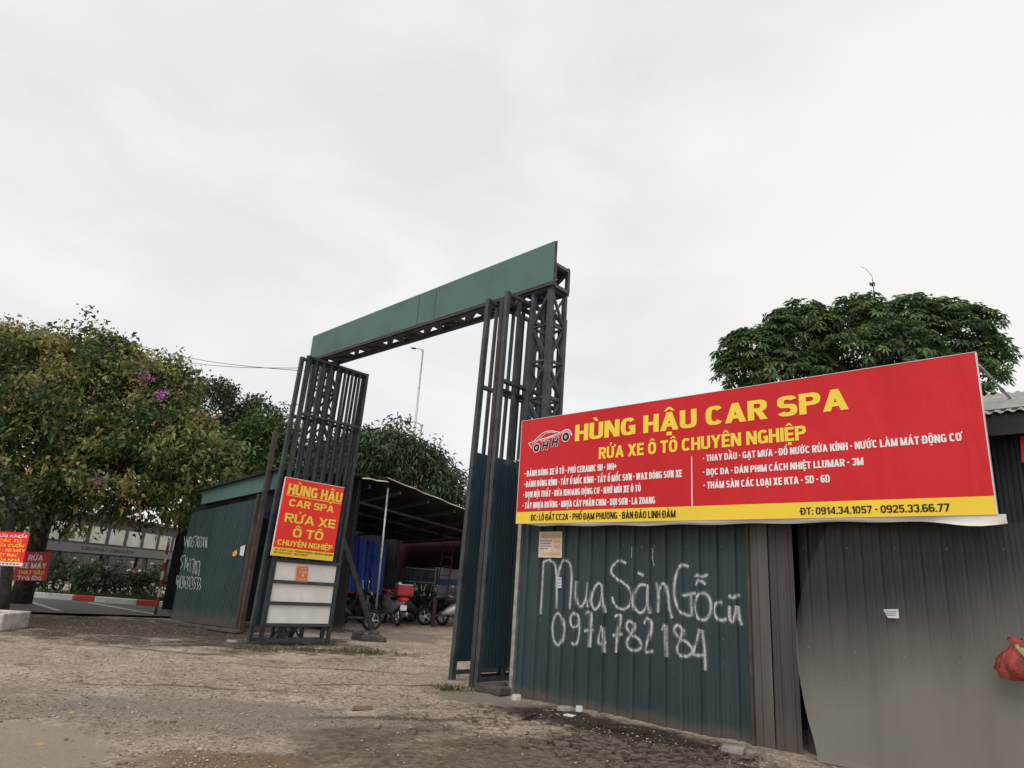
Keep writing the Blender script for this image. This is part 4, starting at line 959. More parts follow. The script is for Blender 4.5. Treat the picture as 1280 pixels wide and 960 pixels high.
for tx, l_, r2, tp, mt, bo in (('HÙNG HẬU', (581, 216), (833, 253), (585, 167), 'ink_yellow', .05), ('CAR SPA', (589, 271), (796, 300), (594, 238), 'ink_yellow', .06),
                               ('RỬA XE', (569, 344), (804, 374), (575, 302), 'ink_yellow', .06), ('Ô TÔ', (607, 414), (748, 430), (612, 372), 'ink_yellow', .06), ('CHUYÊN NGHIỆP', (538, 451), (793, 476), (541, 425), 'ink_yellow', .06),
                               ('ĐC: LÔ ĐẤT CC2A - PHỐ ĐẠM PHƯƠNG - BÁN ĐẢO LINH ĐÀM', (528, 476), (795, 501), (528, 467), 'ink_brown', .03), ('ĐT: 0914.34.1057 - 0925.33.66.77', (526, 487), (682, 502), (526, 478), 'ink_brown', .03)):
    letter_px(f, tx, S3(*l_), S3(*r2), S3(*tp), M[mt], t, lift=.004 if mt == 'ink_yellow' else .006, bold=bo)
a0, b0_ = f.ab(*S3(576, 219)); a1, b1_ = f.ab(*S3(832, 259)); patch(f, a0, a1, (b0_+b1_)/2-.007, (b0_+b1_)/2+.007, .004, .001).build('underline', M['ink_yellow'], t)
# orange sticker on the top infill panel
fl_ = Face(fr(12.19, 6.6, 0), I, Z); fl_.n = -U
c = [S3(629, 546), S3(680, 548), S3(674, 630), S3(623, 627)]
ab = [fl_.ab(*p) for p in c]; t = thing('sticker', fl_.w(*ab[3], .014), 'orange advert sticker on the uppermost white gate panel', 'sticker')
mb = MB(); mb.prism(ab, fl_.o+fl_.n*.034, I, Z, fl_.n*.002); mb.build('paper', M['orange'], t)
mb = MB(); a_, b_ = ab[3]; w_, h_ = ab[2][0]-a_, ab[0][1]-b_
for (x0, x1, y0, y1) in ((.25, .8, .86, .9), (.12, .9, .72, .75), (.15, .85, .64, .67), (.4, .62, .42, .58), (.15, .85, .3, .33), (.2, .8, .22, .25), (.1, .9, .06, .1)): mb.quad(fl_.w(a_+w_*x0, b_+h_*y0, .0385), fl_.w(a_+w_*x1, b_+h_*y0, .0385), fl_.w(a_+w_*x1, b_+h_*y1, .0385), fl_.w(a_+w_*x0, b_+h_*y1, .0385))
mb.build('print', M['paper'], t)

# diagonal brace and its rubble footing
bb = gnd(470, 797); b2 = fr(12.55, 7.65, 3.05)
mb = MB(); mb.bar(bb-Z*.05, b2, .10, .09); o = mb.build('brace', M['steel'], origin=bb); tag(o, 'slanting steel strut propping the left gate column from behind', 'brace')
c = gnd(462, 800); mb = MB(); rr = random.Random(3)
for dx, dy, sx, sy, sz, a in ((0, 0, .30, .2, .11, .3), (-.26, .06, .16, .14, .15, 1.1), (.22, -.05, .17, .13, .08, 2.0), (-.05, -.2, .12, .09, .06, .7), (.06, .12, .13, .12, .18, 1.7)):
    ca, sa = math.cos(a), math.sin(a); ring = [(1, .3), (.6, 1), (-.4, .9), (-1, .2), (-.7, -.8), (.5, -1)]
    ring = [(p*rr.uniform(.8, 1.1), q*rr.uniform(.8, 1.1)) for p, q in ring]; tl_ = rr.uniform(-.25, .25)
    mb.loft([[c+Vector((dx+p*sx*kk*ca-q*sy*kk*sa, dy+p*sx*kk*sa+q*sy*kk*ca, zz+tl_*p*sz)) for p, q in ring] for zz, kk in ((-.06, 1.05), (sz*.75, 1.), (sz, .74))])
o = mb.build('rubble_footing', M['concrete_dark'], origin=c); tag(o, 'lumpy dark concrete footing at the foot of the slanting strut', 'footing')

# ================================================================== carport
t = thing('carport', fr(17.5, 14.5), 'open carport with dark sheet roof and hanging tarpaulins inside the yard', 'carport')
def roof_sheet(P, th, name, mat, par):
    a, b_, c, d = P; n_ = (b_-a).cross(d-a).normalized(); n_ = n_ if n_.z > 0 else -n_
    mb = MB(); cnt = 60; vs = []
    for k in range(cnt+1):
        f_ = k/cnt; p, q = a.lerp(b_, f_), d.lerp(c, f_); o = n_*(.018 if k % 2 else 0)
        vs += [p+o, q+o]
    mb.add(vs, [(2*k, 2*k+1, 2*k+3, 2*k+2) for k in range(cnt)]); return mb.build(name, mat, par)
A0, A1 = fr(15.1, 9.4, 3.68), fr(15.1, 11.1, 3.72); B0, B1 = fr(15.1, 11.05, 3.83), fr(15.1, 14.0, 3.34)
B2 = fr(15.1, 16.9, 2.98)
A3, A4 = fr(21.5, 9.4, 3.1), fr(21.5, 11.1, 3.1); 
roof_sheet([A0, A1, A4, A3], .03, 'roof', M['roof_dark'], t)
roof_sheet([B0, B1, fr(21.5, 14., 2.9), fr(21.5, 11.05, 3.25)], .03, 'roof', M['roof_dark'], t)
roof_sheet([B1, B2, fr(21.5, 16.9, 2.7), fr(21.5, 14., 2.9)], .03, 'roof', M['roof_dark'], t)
for a, b_ in ((A0+Z*.02, A1+Z*.02), (B0+Z*.02, B1+Z*.02), (B1+Z*.02, B2+Z*.02)):
    mb = MB(); rr = random.Random(9); m_ = 9; vs = []
    for k in range(m_+1):
        p = a.lerp(b_, k/m_)+Z*rr.uniform(-.015, .015); vs += [p-U*.06, p+U*.25+Z*.03, p+Z*.035]
    mb.add(vs, [(3*k, 3*k+3, 3*k+5, 3*k+2) for k in range(m_)]+[(3*k+2, 3*k+5, 3*k+4, 3*k+1) for k in range(m_)]+[(3*k+1, 3*k+4, 3*k+3, 3*k) for k in range(m_)]); mb.build('roof_edge', M['roof_lip'], t)
for k in range(8): MB().bar(fr(15.2, 9.6+k*1.02, (3.62, 3.62, 3.6, 3.5, 3.35, 3.2, 3.08, 2.95)[k]-.06), fr(21.4, 9.6+k*1.02, 2.98-.05*k), .05, .08).build('purlin', M['steel'], t)
for s in (16.5, 18.2, 20): MB().bar(fr(s, 9.4, 3.45), fr(s, 16.8, 2.75), .06, .08).build('rafter', M['steel'], t)
p0 = gnd(467, 789); p1 = ons(485, 610, 15.12)
mb = MB(); mb.tube([p0, p1], .028, 10); mb.build('pole', M['galv'], t, smooth=True)
mb = MB(); mb.tube([fr(15.2, 16.6, 0), fr(15.2, 16.6, 3.0)], .03, 8); mb.build('pole', M['steel'], t, smooth=True)
# back walls
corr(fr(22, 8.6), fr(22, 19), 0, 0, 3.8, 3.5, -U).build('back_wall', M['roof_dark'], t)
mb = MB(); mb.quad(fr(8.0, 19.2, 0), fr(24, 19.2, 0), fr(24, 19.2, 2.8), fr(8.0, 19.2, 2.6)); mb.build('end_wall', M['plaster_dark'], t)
def cloth(P00, P10, P11, P01, n, m_, amp, freq, nn, seed):
    mb = MB(); rr = np.random.default_rng(seed); ph = rr.random(3)*6; vs = []
    for j in range(m_+1):
        for k in range(n+1):
            x, y = k/n, j/m_; p = P00.lerp(P10, x).lerp(P01.lerp(P11, x), y)
            xx = x+.05*math.sin(x*9+ph[2])+.03*math.sin(x*23); d = amp*(math.sin(freq*xx*6.28+ph[0]+y*.8)*(.5+.5*math.sin(x*14+ph[1]))+.5*math.sin(2.7*freq*xx*6.28+ph[1]-y*1.3))*(.35+.65*(1-y))
            sag = -.05*(1-abs(math.cos(x*math.pi*3)))*(y)+.04*math.sin(x*17+ph[2])*(1-y)
            vs.append(p+nn*d+Z*sag)
    mb.add(vs, [(j*(n+1)+k, j*(n+1)+k+1, (j+1)*(n+1)+k+1, (j+1)*(n+1)+k) for j in range(m_) for k in range(n)]); return mb
TB0, TB1 = at(318, 728, 20.3), at(477, 743, 20.8); TT0, TT1 = at(318, 612, 20.3), at(483, 684, 20.8)
o = cloth(TB0, TB1, TT1, TT0, 160, 8, .035, 6.3, Vector((0, -1, 0)), 4).build('blue_tarpaulin', M['tarp_blue'], smooth=True, origin=TB0.lerp(TB1, .5)); tag(o, 'blue tarpaulin curtain hanging under the carport roof', 'tarpaulin')
o = cloth(fr(15.3, 17.05, 1.86), fr(22, 17.05, 1.7), fr(22, 17.05, 2.95), fr(15.3, 17.05, 3.02), 80, 6, .025, 5, -I, 5).build('maroon_tarpaulin', M['tarp_maroon'], smooth=True, origin=fr(18.5, 17.05, 1.8)); tag(o, 'dark maroon tarpaulin hanging across the back of the carport', 'tarpaulin')

# ------------------------------------------------------------------ scooters
def wheel_mb(r, tr, cx, cz, n=24, m_=8):
    mb = MB(); vs = []
    for k in range(n):
        a = 2*math.pi*k/n
        for j in range(m_):
            b_ = 2*math.pi*j/m_; rr_ = r-tr+tr*math.cos(b_); vs.append((cx+rr_*math.cos(a), tr*.9*math.sin(b_), cz+rr_*math.sin(a)))
    return mb.add(vs, [(k*m_+j, ((k+1) % n)*m_+j, ((k+1) % n)*m_+(j+1) % m_, k*m_+(j+1) % m_) for k in range(n) for j in range(m_)])
def ell_ring(x, z, w, h, n=14, tilt=0): return [(x+tilt*math.sin(2*math.pi*k/n)*h, w*math.cos(2*math.pi*k/n), z+h*math.sin(2*math.pi*k/n)) for k in range(n)]
def scooter(label, body='black_paint', accent='red_paint', group='motor scooters'):
    t = thing('motor_scooter', (0, 0, 0), label, 'motor scooter', group); kw = dict(local=True)
    for cx in (-.62, .62):
        w = wheel_mb(.26, .05, cx, .26).build('wheel', M['rubber'], t, smooth=True, **kw)
        mb = MB(); mb.tube([(cx, -.03, .26), (cx, .03, .26)], .05, 10)
        for k in range(5):
            a = 2*math.pi*k/5; mb.bar(Vector((cx, 0, .26)), Vector((cx+.17*math.cos(a), 0, .26+.17*math.sin(a))), .03, .02, side=(0, 1, 0))
        n = 20; vs = [(cx+rr_*math.cos(2*math.pi*k/n), y, .26+rr_*math.sin(2*math.pi*k/n)) for k in range(n) for rr_, y in ((.165, -.025), (.175, -.025), (.175, .025), (.165, .025))]
        mb.add(vs, [(4*k+j, 4*((k+1) % n)+j, 4*((k+1) % n)+(j+1) % 4, 4*k+(j+1) % 4) for k in range(n) for j in range(4)]); mb.build('rim', M['silver'], w, **kw)
        mb = MB(); A_ = [math.radians(x) for x in range(20, 165, 12)]; vs = []
        for a in A_:
            for y in (-.055, .055): vs.append((cx+.30*math.cos(a), y, .26+.30*math.sin(a)))
        mb.add(vs, [(2*k, 2*k+1, 2*k+3, 2*k+2) for k in range(len(A_)-1)]); mb.build('mudguard', M[body if cx > 0 else 'grey_plastic'], t, smooth=True, **kw)
    mb = MB(); mb.loft([ell_ring(-.88, .70, .03, .03), ell_ring(-.80, .68, .11, .09), ell_ring(-.55, .60, .15, .14), ell_ring(-.25, .52, .15, .16), ell_ring(0, .42, .13, .10), ell_ring(.12, .36, .10, .05)]); mb.build('body_shell', M[body], t, smooth=True, **kw)
    mb = MB(); mb.loft([ell_ring(-.92, .80, .04, .02), ell_ring(-.78, .80, .13, .05), ell_ring(-.4, .76, .15, .05), ell_ring(-.1, .74, .12, .05), ell_ring(.02, .72, .06, .03)]); mb.build('seat', M['rubber'], t, smooth=True, **kw)
    mb = MB(); mb.prism([(-.14, 0), (.14, 0), (.19, .35), (.13, .55), (-.13, .55), (-.19, .35)], (.36, 0, .32), Vector((0, 1, 0)), Vector((.06, 0, .95)), Vector((.07, 0, -.01))); mb.build('leg_shield', M[body], t, bevel=.02, **kw)
    mb = MB(); mb.box((.18, 0, .31), .42, .24, .05); mb.build('footboard', M['grey_plastic'], t, bevel=.01, **kw)
    mb = MB(); mb.tube([(.62, .0, .28), (.5, 0, .6), (.40, 0, .93)], .028, 8); mb.tube([(.36, -.32, .98), (.42, -.12, .96), (.43, 0, .94), (.42, .12, .96), (.36, .32, .98)], .016, 7); mb.build('handlebar', M['grey_plastic'], t, smooth=True, **kw)
    mb = MB(); mb.loft([ell_ring(.36, .94, .06, .04), ell_ring(.44, .92, .11, .07), ell_ring(.52, .89, .09, .06)]); mb.build('headlight_cowl', M[accent], t, smooth=True, **kw)
    mb = MB(); mb.loft([ell_ring(.51, .89, .08, .055), ell_ring(.55, .885, .05, .035)]); mb.build('headlight', M['lamp_glass'], t, smooth=True, **kw)
    mb = MB(); mb.loft([ell_ring(-.99, .74, .08, .05), ell_ring(-.92, .755, .17, .085), ell_ring(-.76, .77, .17, .075)]); mb.build('tail_light', M['tail_red'], t, smooth=True, **kw)
    for sgn in (-1, 1):
        mb = MB(); mb.tube([(.38, .26*sgn, .98), (.36, .30*sgn, 1.14)], .006, 5); mb.loft([[(.345, .31*sgn+.06*math.cos(a), 1.17+.04*math.sin(a)) for a in [k*.524 for k in range(12)]], [(.365, .31*sgn+.055*math.cos(a), 1.17+.035*math.sin(a)) for a in [k*.524 for k in range(12)]]]); mb.build('mirror', M['silver'], t, **kw)
    mb = MB(); mb.tube([(-.2, -.14, .24), (-.5, -.15, .28), (-.85, -.16, .36)], [.03, .05, .055], 10); mb.build('exhaust', M['silver'], t, smooth=True, **kw)
    mb = MB(); mb.box((-.98, 0, .52), .015, .19, .14); mb.build('number_plate', M['ink_white'], t, **kw)
    mb = MB(); mb.tube([(-.1, 0, .3), (-.05, -.16, .0)], .012, 6); mb.tube([(-.1, 0, .3), (-.05, .16, .0)], .012, 6); mb.build('stand', M['steel'], t, **kw)
    mb = MB(); mb.loft([ell_ring(-.95, .86, .10, .012, 10), ell_ring(-.8, .9, .12, .02, 10), ell_ring(-.62, .86, .10, .012, 10)]); mb.build('grab_rail', M['silver'], t, smooth=True, **kw)
    return t
sc1 = scooter('motor scooter with bright red top box and silver body by the carport pole')
for ch in sc1.children:
    if ch.name.startswith('body_shell'): ch.data.materials[0] = M['silver_paint']
p = gnd(489, 783); sc1.location = p; sc1.rotation_euler = (0, 0, math.radians(118)); sc1.location = p+Vector((-.15, .7, .0))
MB().box((-.86, 0, .98), .40, .50, .30).build('top_box', M['pole_red'], sc1, bevel=.06, local=True)
MB().box((-.86, 0, 1.145), .34, .42, .03).build('box_lid', M['silver_paint'], sc1, bevel=.012, local=True)
sc2 = scooter('black and silver motor scooter parked side on under the back of the carport', 'silver_paint', 'black_paint')
for ch in sc2.children:
    if ch.name.startswith('leg_shield'): ch.data.materials[0] = M['black_paint']
p = gnd(556, 783); sc2.location = p; sc2.rotation_euler = (0, 0, math.radians(188))
sc3 = scooter('black motor scooter in deep shade below the blue tarpaulin', 'black_paint', 'black_paint')
p = gnd(432, 788); sc3.location = p; sc3.rotation_euler = (0, 0, math.radians(25))
for k, (x, y, D, rz, lab) in enumerate(((54, 724, 25.6, 70, 'motorbike parked across the road just right of the motorcycle wash sign'), (103, 729, 25.8, 100, 'motorbike parked across the road below the shop lettering'), (140, 734, 25.6, 80, 'third motorbike parked across the road among dark shrubs'), (171, 737, 25.4, 115, 'motorbike parked across the road left of the reddish dry shrub'))):
    c = copy_tree(sc3); c.location = at(x, y, D); c.location.z = .1; c.rotation_euler = (0, 0, math.radians(rz-180)); c['label'] = lab; c['group'] = 'motorbikes parked across the road'
# covered black car at the back
def car():
    t = thing('parked_car', (0, 0, 0), 'black hatchback parked in the shade behind the blue tarpaulin', 'car')
    pr = [(-2.0, .35, .78, .80), (-1.95, .9, .80, .84), (-1.6, 1.32, .60, .86), (-.4, 1.46, .60, .87), (.5, 1.40, .58, .87), (1.1, .98, .72, .86), (1.9, .82, .66, .80), (2.05, .45, .6, .74)]
    mb = MB(); rings = []
    for x, top, wt, wb in pr: rings.append([(x, -wb, .25), (x, wb, .25), (x, wb+.02, .55), (x, wb, min(top, .9)), (x, wt, top), (x, 0, top+.02), (x, -wt, top), (x, -wb, min(top, .9)), (x, -wb-.02, .55)])
    mb.loft(rings); mb.build('body', M['black_paint'], t, smooth=True, bevel=.02, local=True)
    for cx in (-1.25, 1.3):
        for sg in (-1, 1):
            mb = wheel_mb(.32, .09, cx, .32); mb.v = [(x, y+.82*sg, z) for x, y, z in mb.v]; w = mb.build('wheel', M['rubber'], t, smooth=True, local=True)
            mb = MB(); mb.tube([(cx, .80*sg, .32), (cx, .9*sg, .32)], .2, 16); mb.build('rim', M['silver'], w, local=True)
    mb = MB(); mb.quad((-1.98, -.62, .95), (-1.98, .62, .95), (-1.68, .54, 1.28), (-1.68, -.54, 1.28)); mb.build('rear_window', M['glass_dark'], t, local=True)
    for sg in (-1, 1): MB().box((-1.99, .66*sg, .84), .06, .24, .12).build('tail_light', M['tail_red'], t, bevel=.02, local=True)
    return t
c = car(); c.location = at(415, 760, 23.6); c.location.z = 0; c.rotation_euler = (0, 0, math.radians(98))
# odds and ends at the back of the carport
p = gnd(541, 783.5); t_ = MB().obox(p+Z*.42, Vector((.055, .01, 0)), Vector((0, .03, 0)), Z*.42).build('red_board', M['tarp_maroon'], origin=p, bevel=.01); tag(t_, 'narrow upright dark red board beside the black and silver scooter', 'board')
p = at(548, 770, 22.9); p.z = 0; t = thing('ladder', p, 'silver ladder leaning against the back wall of the carport', 'ladder')
for sg in (-1, 1): MB().bar(p+Vector((.17*sg, 0, 0)), p+Vector((.17*sg+.05, 1.0, 2.35)), .04, .03, side=(1, 0, 0)).build('rail', M['steel'], t)
for k in range(7): z = .3+k*.3; MB().bar(p+Vector((-.15+.05*z/2.35, z/2.35, z)), p+Vector((.15+.05*z/2.35, z/2.35, z)), .03, .02).build('rung', M['steel'], t)
p = at(566, 728, 26.0); o = MB().box(p, 1.1, .05, .2).build('blue_board', M['blue_paint'], origin=p-Z*.17); tag(o, 'pale blue board on the back wall of the carport', 'board')
p = at(512, 760, 24); p.z = 0; mb = MB(); mb.loft([[p+Vector((r*math.cos(a), r*math.sin(a), z)) for a in [k*math.pi/8 for k in range(16)]] for r, z in ((.26, 0), (.28, .05), (.27, .3), (.29, .32), (.27, .34), (.28, .6), (.29, .62), (.27, .86), (.24, .88))]); o = mb.build('oil_drum', M['grey_plastic'], origin=p, smooth=False); tag(o, 'dark drum standing between the two scooters', 'drum')

for k, (x, y, rz, lab, body) in enumerate(((512, 781, 40, 'grey motor scooter behind the red tailed one, beside the dark drum', 'grey_plastic'), (528, 782, 150, 'dark motor scooter wedged between the drum and the red board', 'black_paint'), (572, 781, 95, 'half hidden motor scooter behind the right gate leaves', 'silver_paint'))):
    c = copy_tree(sc2); c.location = gnd(x, y)+Vector((0, .9, 0)); c.rotation_euler = (0, 0, math.radians(rz)); c['label'] = lab; c['group'] = 'motor scooters'
    for ch in c.children:
        if ch.name.startswith(('body_shell', 'leg_shield', 'tail_light')): ch.data = ch.data.copy(); ch.data.materials[0] = M['grey_plastic' if ch.name.startswith('tail') else body]
def tyre(p, tilt, label):
    mb = wheel_mb(.31, .085, 0, 0, 28, 10); o = mb.build('tyre', M['rubber'], smooth=True, local=True); o.location = p; o.rotation_euler = tilt; tag(o, label, 'tyre', 'old tyres in the carport')
for k in range(3):
    p = at(421, 780, 20.2); tyre((p.x+.03*k, p.y, .09+.165*k), (math.pi/2, 0, .2*k), ('old tyre at the bottom of the stack beside the black scooter', 'middle old tyre of the stack beside the black scooter', 'top old tyre of the stack beside the black scooter')[k])
p = at(455, 780, 20.9); tyre((p.x, p.y, .3), (0.25, 0, .5), 'old tyre leaning upright near the carport pole')
p = at(522, 770, 25.2); p.z = 0; t = thing('shelf_rack', p, 'open metal shelf rack with jars against the back of the carport', 'shelf')
for sx in (-.55, .55):
    for sy in (-.18, .18): MB().bar(p+Vector((sx, sy, 0)), p+Vector((sx, sy, 1.75)), .035, side=(1, 0, 0)).build('upright', M['steel'], t)
for z in (.35, .8, 1.25, 1.7): MB().box(p+Z*z, 1.12, .38, .025).build('shelf', M['galv'], t)
rr = random.Random(44)
for k in range(9):
    z = (.8, 1.25, .35)[k % 3]; x = -.45+.1*k+rr.uniform(-.03, .03); h = rr.uniform(.16, .3); c = p+Vector((x, -.05, z+.0125)); r = rr.uniform(.04, .07)
    mb = MB(); mb.loft([[c+Vector((q*math.cos(a), q*math.sin(a), zz)) for a in [j*math.pi/6 for j in range(12)]] for zz, q in ((0, r), (h*.7, r), (h*.85, r*.5), (h, r*.45))]); o = mb.build('bottle', M[('white_trim', 'blue_paint', 'sign_red3')[k % 3]], origin=c, smooth=True)
    tag(o, ('white', 'blue', 'red')[k % 3]+' plastic bottle on the '+('middle', 'upper', 'lowest')[k % 3]+' shelf of the carport rack', 'bottle', ('white', 'blue', 'red')[k % 3]+' bottles on the rack')
for a, b_, lab in (((455, 690, 20.3), (505, 785, 19.6), 'thin grey hose looping down from the carport roof'),):
    A_, B_ = at(*a), at(*b_); pts = [A_.lerp(B_, k/12)-Z*.5*math.sin(math.pi*k/12)+Vector((.1*math.sin(k), 0, 0)) for k in range(13)]
    mb = MB(); mb.tube([Vector((q.x, q.y, max(q.z, .02))) for q in pts], .012, 6); o = mb.build('hose', M['grey_plastic'], origin=B_, smooth=True); tag(o, lab, 'hose')

# ================================================================== right: corrugated wall, boards, dark store, roof
WQ = 6.78
t = thing('corrugated_wall', fr(4.65, WQ), 'dark green corrugated wall with a sprayed phone number under the billboard', 'wall')
corr(fr(6.16, WQ), fr(3.10, WQ), -.05, -.05, 2.75, 2.75, -I).build('sheet', M['sheet_green'], t)
MB().bar(fr(6.19, WQ-.02, -.05), fr(6.19, WQ-.02, 2.15), .055).build('edge_post', M['galv'], t)
fw = Face(fr(6.16, WQ, 0), -U, Z); fw.n = -I
hfW = lambda a: max(rib(a-.008), rib(a-.004), rib(a), rib(a+.004), rib(a+.008))
CW = lambda x, y: fw.ab(630+x/3.309, 640+y/3.309)
mb = MB()
strokes = [[(165, 203), (160, 300), (153, 422)], [(165, 206), (190, 198), (212, 218), (220, 280), (219, 400)], [(220, 310), (232, 235), (252, 202), (274, 215), (281, 270), (273, 402)],
 [(306, 285), (302, 340), (312, 388), (330, 382), (345, 340), (349, 290)], [(349, 290), (345, 350), (353, 395)], [(412, 318), (395, 295), (374, 318), (363, 368), (376, 402), (397, 382), (412, 318)], [(411, 298), (414, 360), (423, 417)],
 [(507, 212), (480, 203), (450, 226), (448, 255), (480, 282), (516, 312), (530, 350), (519, 388), (490, 402), (458, 378), (448, 350)], [(592, 303), (562, 304), (541, 345), (541, 392), (566, 417), (592, 388), (600, 315)], [(600, 300), (600, 368), (608, 422)], [(554, 250), (580, 263)],
 [(632, 290), (640, 345), (638, 416)], [(640, 335), (655, 300), (671, 301), (681, 345), (686, 400), (698, 440)], [(766, 226), (738, 222), (712, 265), (706, 340), (722, 398), (752, 424), (775, 428)], [(742, 346), (800, 334)], [(774, 340), (778, 432)],
 arc(826, 391, 32, 56, -60, 300, 14), [(796, 303), (812, 284), (836, 300)], [(790, 269), (805, 262), (822, 268), (846, 258)], [(906, 374), (884, 378), (874, 405), (884, 436), (905, 449), (922, 440)], [(934, 388), (935, 438), (949, 455), (962, 420), (969, 388)], [(969, 388), (975, 435), (987, 470)], [(931, 345), (950, 356), (976, 341)],
 arc(227, 485, 25, 66, -70, 292, 14), arc(294, 448, 18, 29, 0, 360, 12), [(311, 440), (313, 495), (302, 545), (280, 538)], [(338, 421), (362, 419), (361, 490), (357, 560)], [(333, 492), (373, 487)], [(409, 470), (393, 525), (397, 546), (426, 539)], [(414, 478), (418, 582)],
 [(458, 436), (485, 430), (476, 500), (470, 582)], [(451, 511), (493, 504)], [(540, 458), (518, 452), (508, 475), (530, 505), (562, 530), (568, 560), (545, 572), (515, 560), (512, 530), (535, 500), (544, 475), (540, 458)], [(580, 462), (598, 440), (613, 462), (606, 515), (588, 576), (620, 574)],
 [(654, 492), (672, 470), (674, 530), (677, 600)], [(737, 474), (718, 468), (705, 488), (722, 515), (765, 545), (782, 575), (760, 596), (730, 590), (718, 565), (735, 525), (744, 495), (737, 474)], [(816, 484), (799, 540), (786, 588), (836, 592)], [(821, 488), (829, 545), (833, 600), (834, 655)]]
for st in strokes:
    ribbon(mb, fw, [CW(*p) for p in st], .068, .004, hf=hfW, uv=True, step=.008)
for st in ([(535, 145), (534, 190)], [(613, 150), (620, 225)], [(622, 145), (614, 190), (624, 220)], [(568, 142), (575, 149)]): ribbon(mb, fw, [CW(*p) for p in st], .014, .004, hf=hfW, uv=True, step=.008)
mb.build('graffiti', M['spray'], t)
# weathered boards beside it
t = thing('weathered_boards', fr(2.87, WQ), 'upright weathered grey sheets nailed between green wall and dark store', 'boards')
o = corr(fr(3.10, WQ-.035), fr(2.90, WQ-.035), -.05, -.05, 2.75, 2.75, -I, .25, .012).build('board', M['sheet_grey'], t)
corr(fr(2.895, WQ-.02), fr(2.66, WQ-.02), -.05, -.05, 2.75, 2.75, -I, .12, .012).build('board', sheet_metal('sheet_weathered_dark', (.048, .043, .045), z_dirt=.5, streak=.7), t)
MB().bar(fr(3.09, WQ-.06, -.05), fr(3.09, WQ-.06, 2.7), .03, .03).build('batten', M['steel_brown'], t)
# dark store
t = thing('dark_store', fr(.6, 7.3), 'dark corrugated store with grey ribbed roof at the right edge', 'shed')
corr(fr(2.65, WQ+.1), fr(-1.6, WQ+.1), -.05, -.05, 2.9, 2.9, -I, .16, .03).build('wall', M['sheet_dark'], t)
def rz(q): return 2.86+(q-6.6)*.37
mb = MB(); vs = []; s = 6.3; ks = []
while s > -2: ks.append(s); s -= .02
prof = [0, .0, .016, .016]
for k, s in enumerate(ks):
    o = prof[k % 4]; vs += [fr(s, 6.58, rz(6.58)+o), fr(s, 8.1, rz(8.1)+o)]
mb.add(vs, [(2*k, 2*k+2, 2*k+3, 2*k+1) for k in range(len(ks)-1)]); mb.build('roof', M['roof_grey'], t)
MB().obox(fr(2.1, 6.62, 2.765), U*4.1, I*.012, Z*.085).build('eaves_board', M['roof_dark'], t)
MB().obox(fr(2.1, 7.0, 2.9), U*4.1, I*.3, Z*.02).build('soffit', M['steel'], t)
corr(fr(6.16, 6.8), fr(6.16, 8.0), 0, 0, 2.8, 3.2, U).build('side_wall', M['sheet_green'], t)
corr(fr(6.2, 8.05), fr(-1.6, 8.05), 0, 0, 3.3, 3.3, I).build('back_wall', M['sheet_dark'], t)

# ================================================================== billboard
SQ = 6.52
f = Face(fr(6.13, SQ, 2.045), -U, Z); f.n = -I
cs = [f.ab(*p) for p in ((655, 528), (1217, 438), (1247, 643), (643, 655))]
a0 = (cs[0][0]+cs[3][0])/2; a1 = (cs[1][0]+cs[2][0])/2; zb_ = (cs[2][1]+cs[3][1])/2; zt_ = (cs[0][1]+cs[1][1])/2
t = thing('billboard', f.w((a0+a1)/2, zb_), 'long red billboard with yellow HÙNG HẬU CAR SPA lettering above the corrugated wall', 'billboard')
patch(f, a0, a1, zb_, zt_, 0, .05).build('board', M['sign_red'], t, bevel=.003)
yb = f.ab(644.5, 640.5)[1]; yb2 = f.ab(1242, 619.6)[1]; yb = (yb+yb2)/2
patch(f, a0, a1, zb_, yb, .003, .0025).build('yellow_band', M['sign_yellow'], t)
for (x0, x1, z0, z1) in ((a0-.006, a0, zb_, zt_), (a1, a1+.008, zb_, zt_), (a0-.006, a1+.008, zt_, zt_+.005)): patch(f, x0, x1, z0, z1, .004, .045).build('frame', M['white_trim'], t)
c7 = lambda x, y: (640+x/4, 480+y/4); c8 = lambda x, y: (860+x/3.0476, 430+y/3.0476)
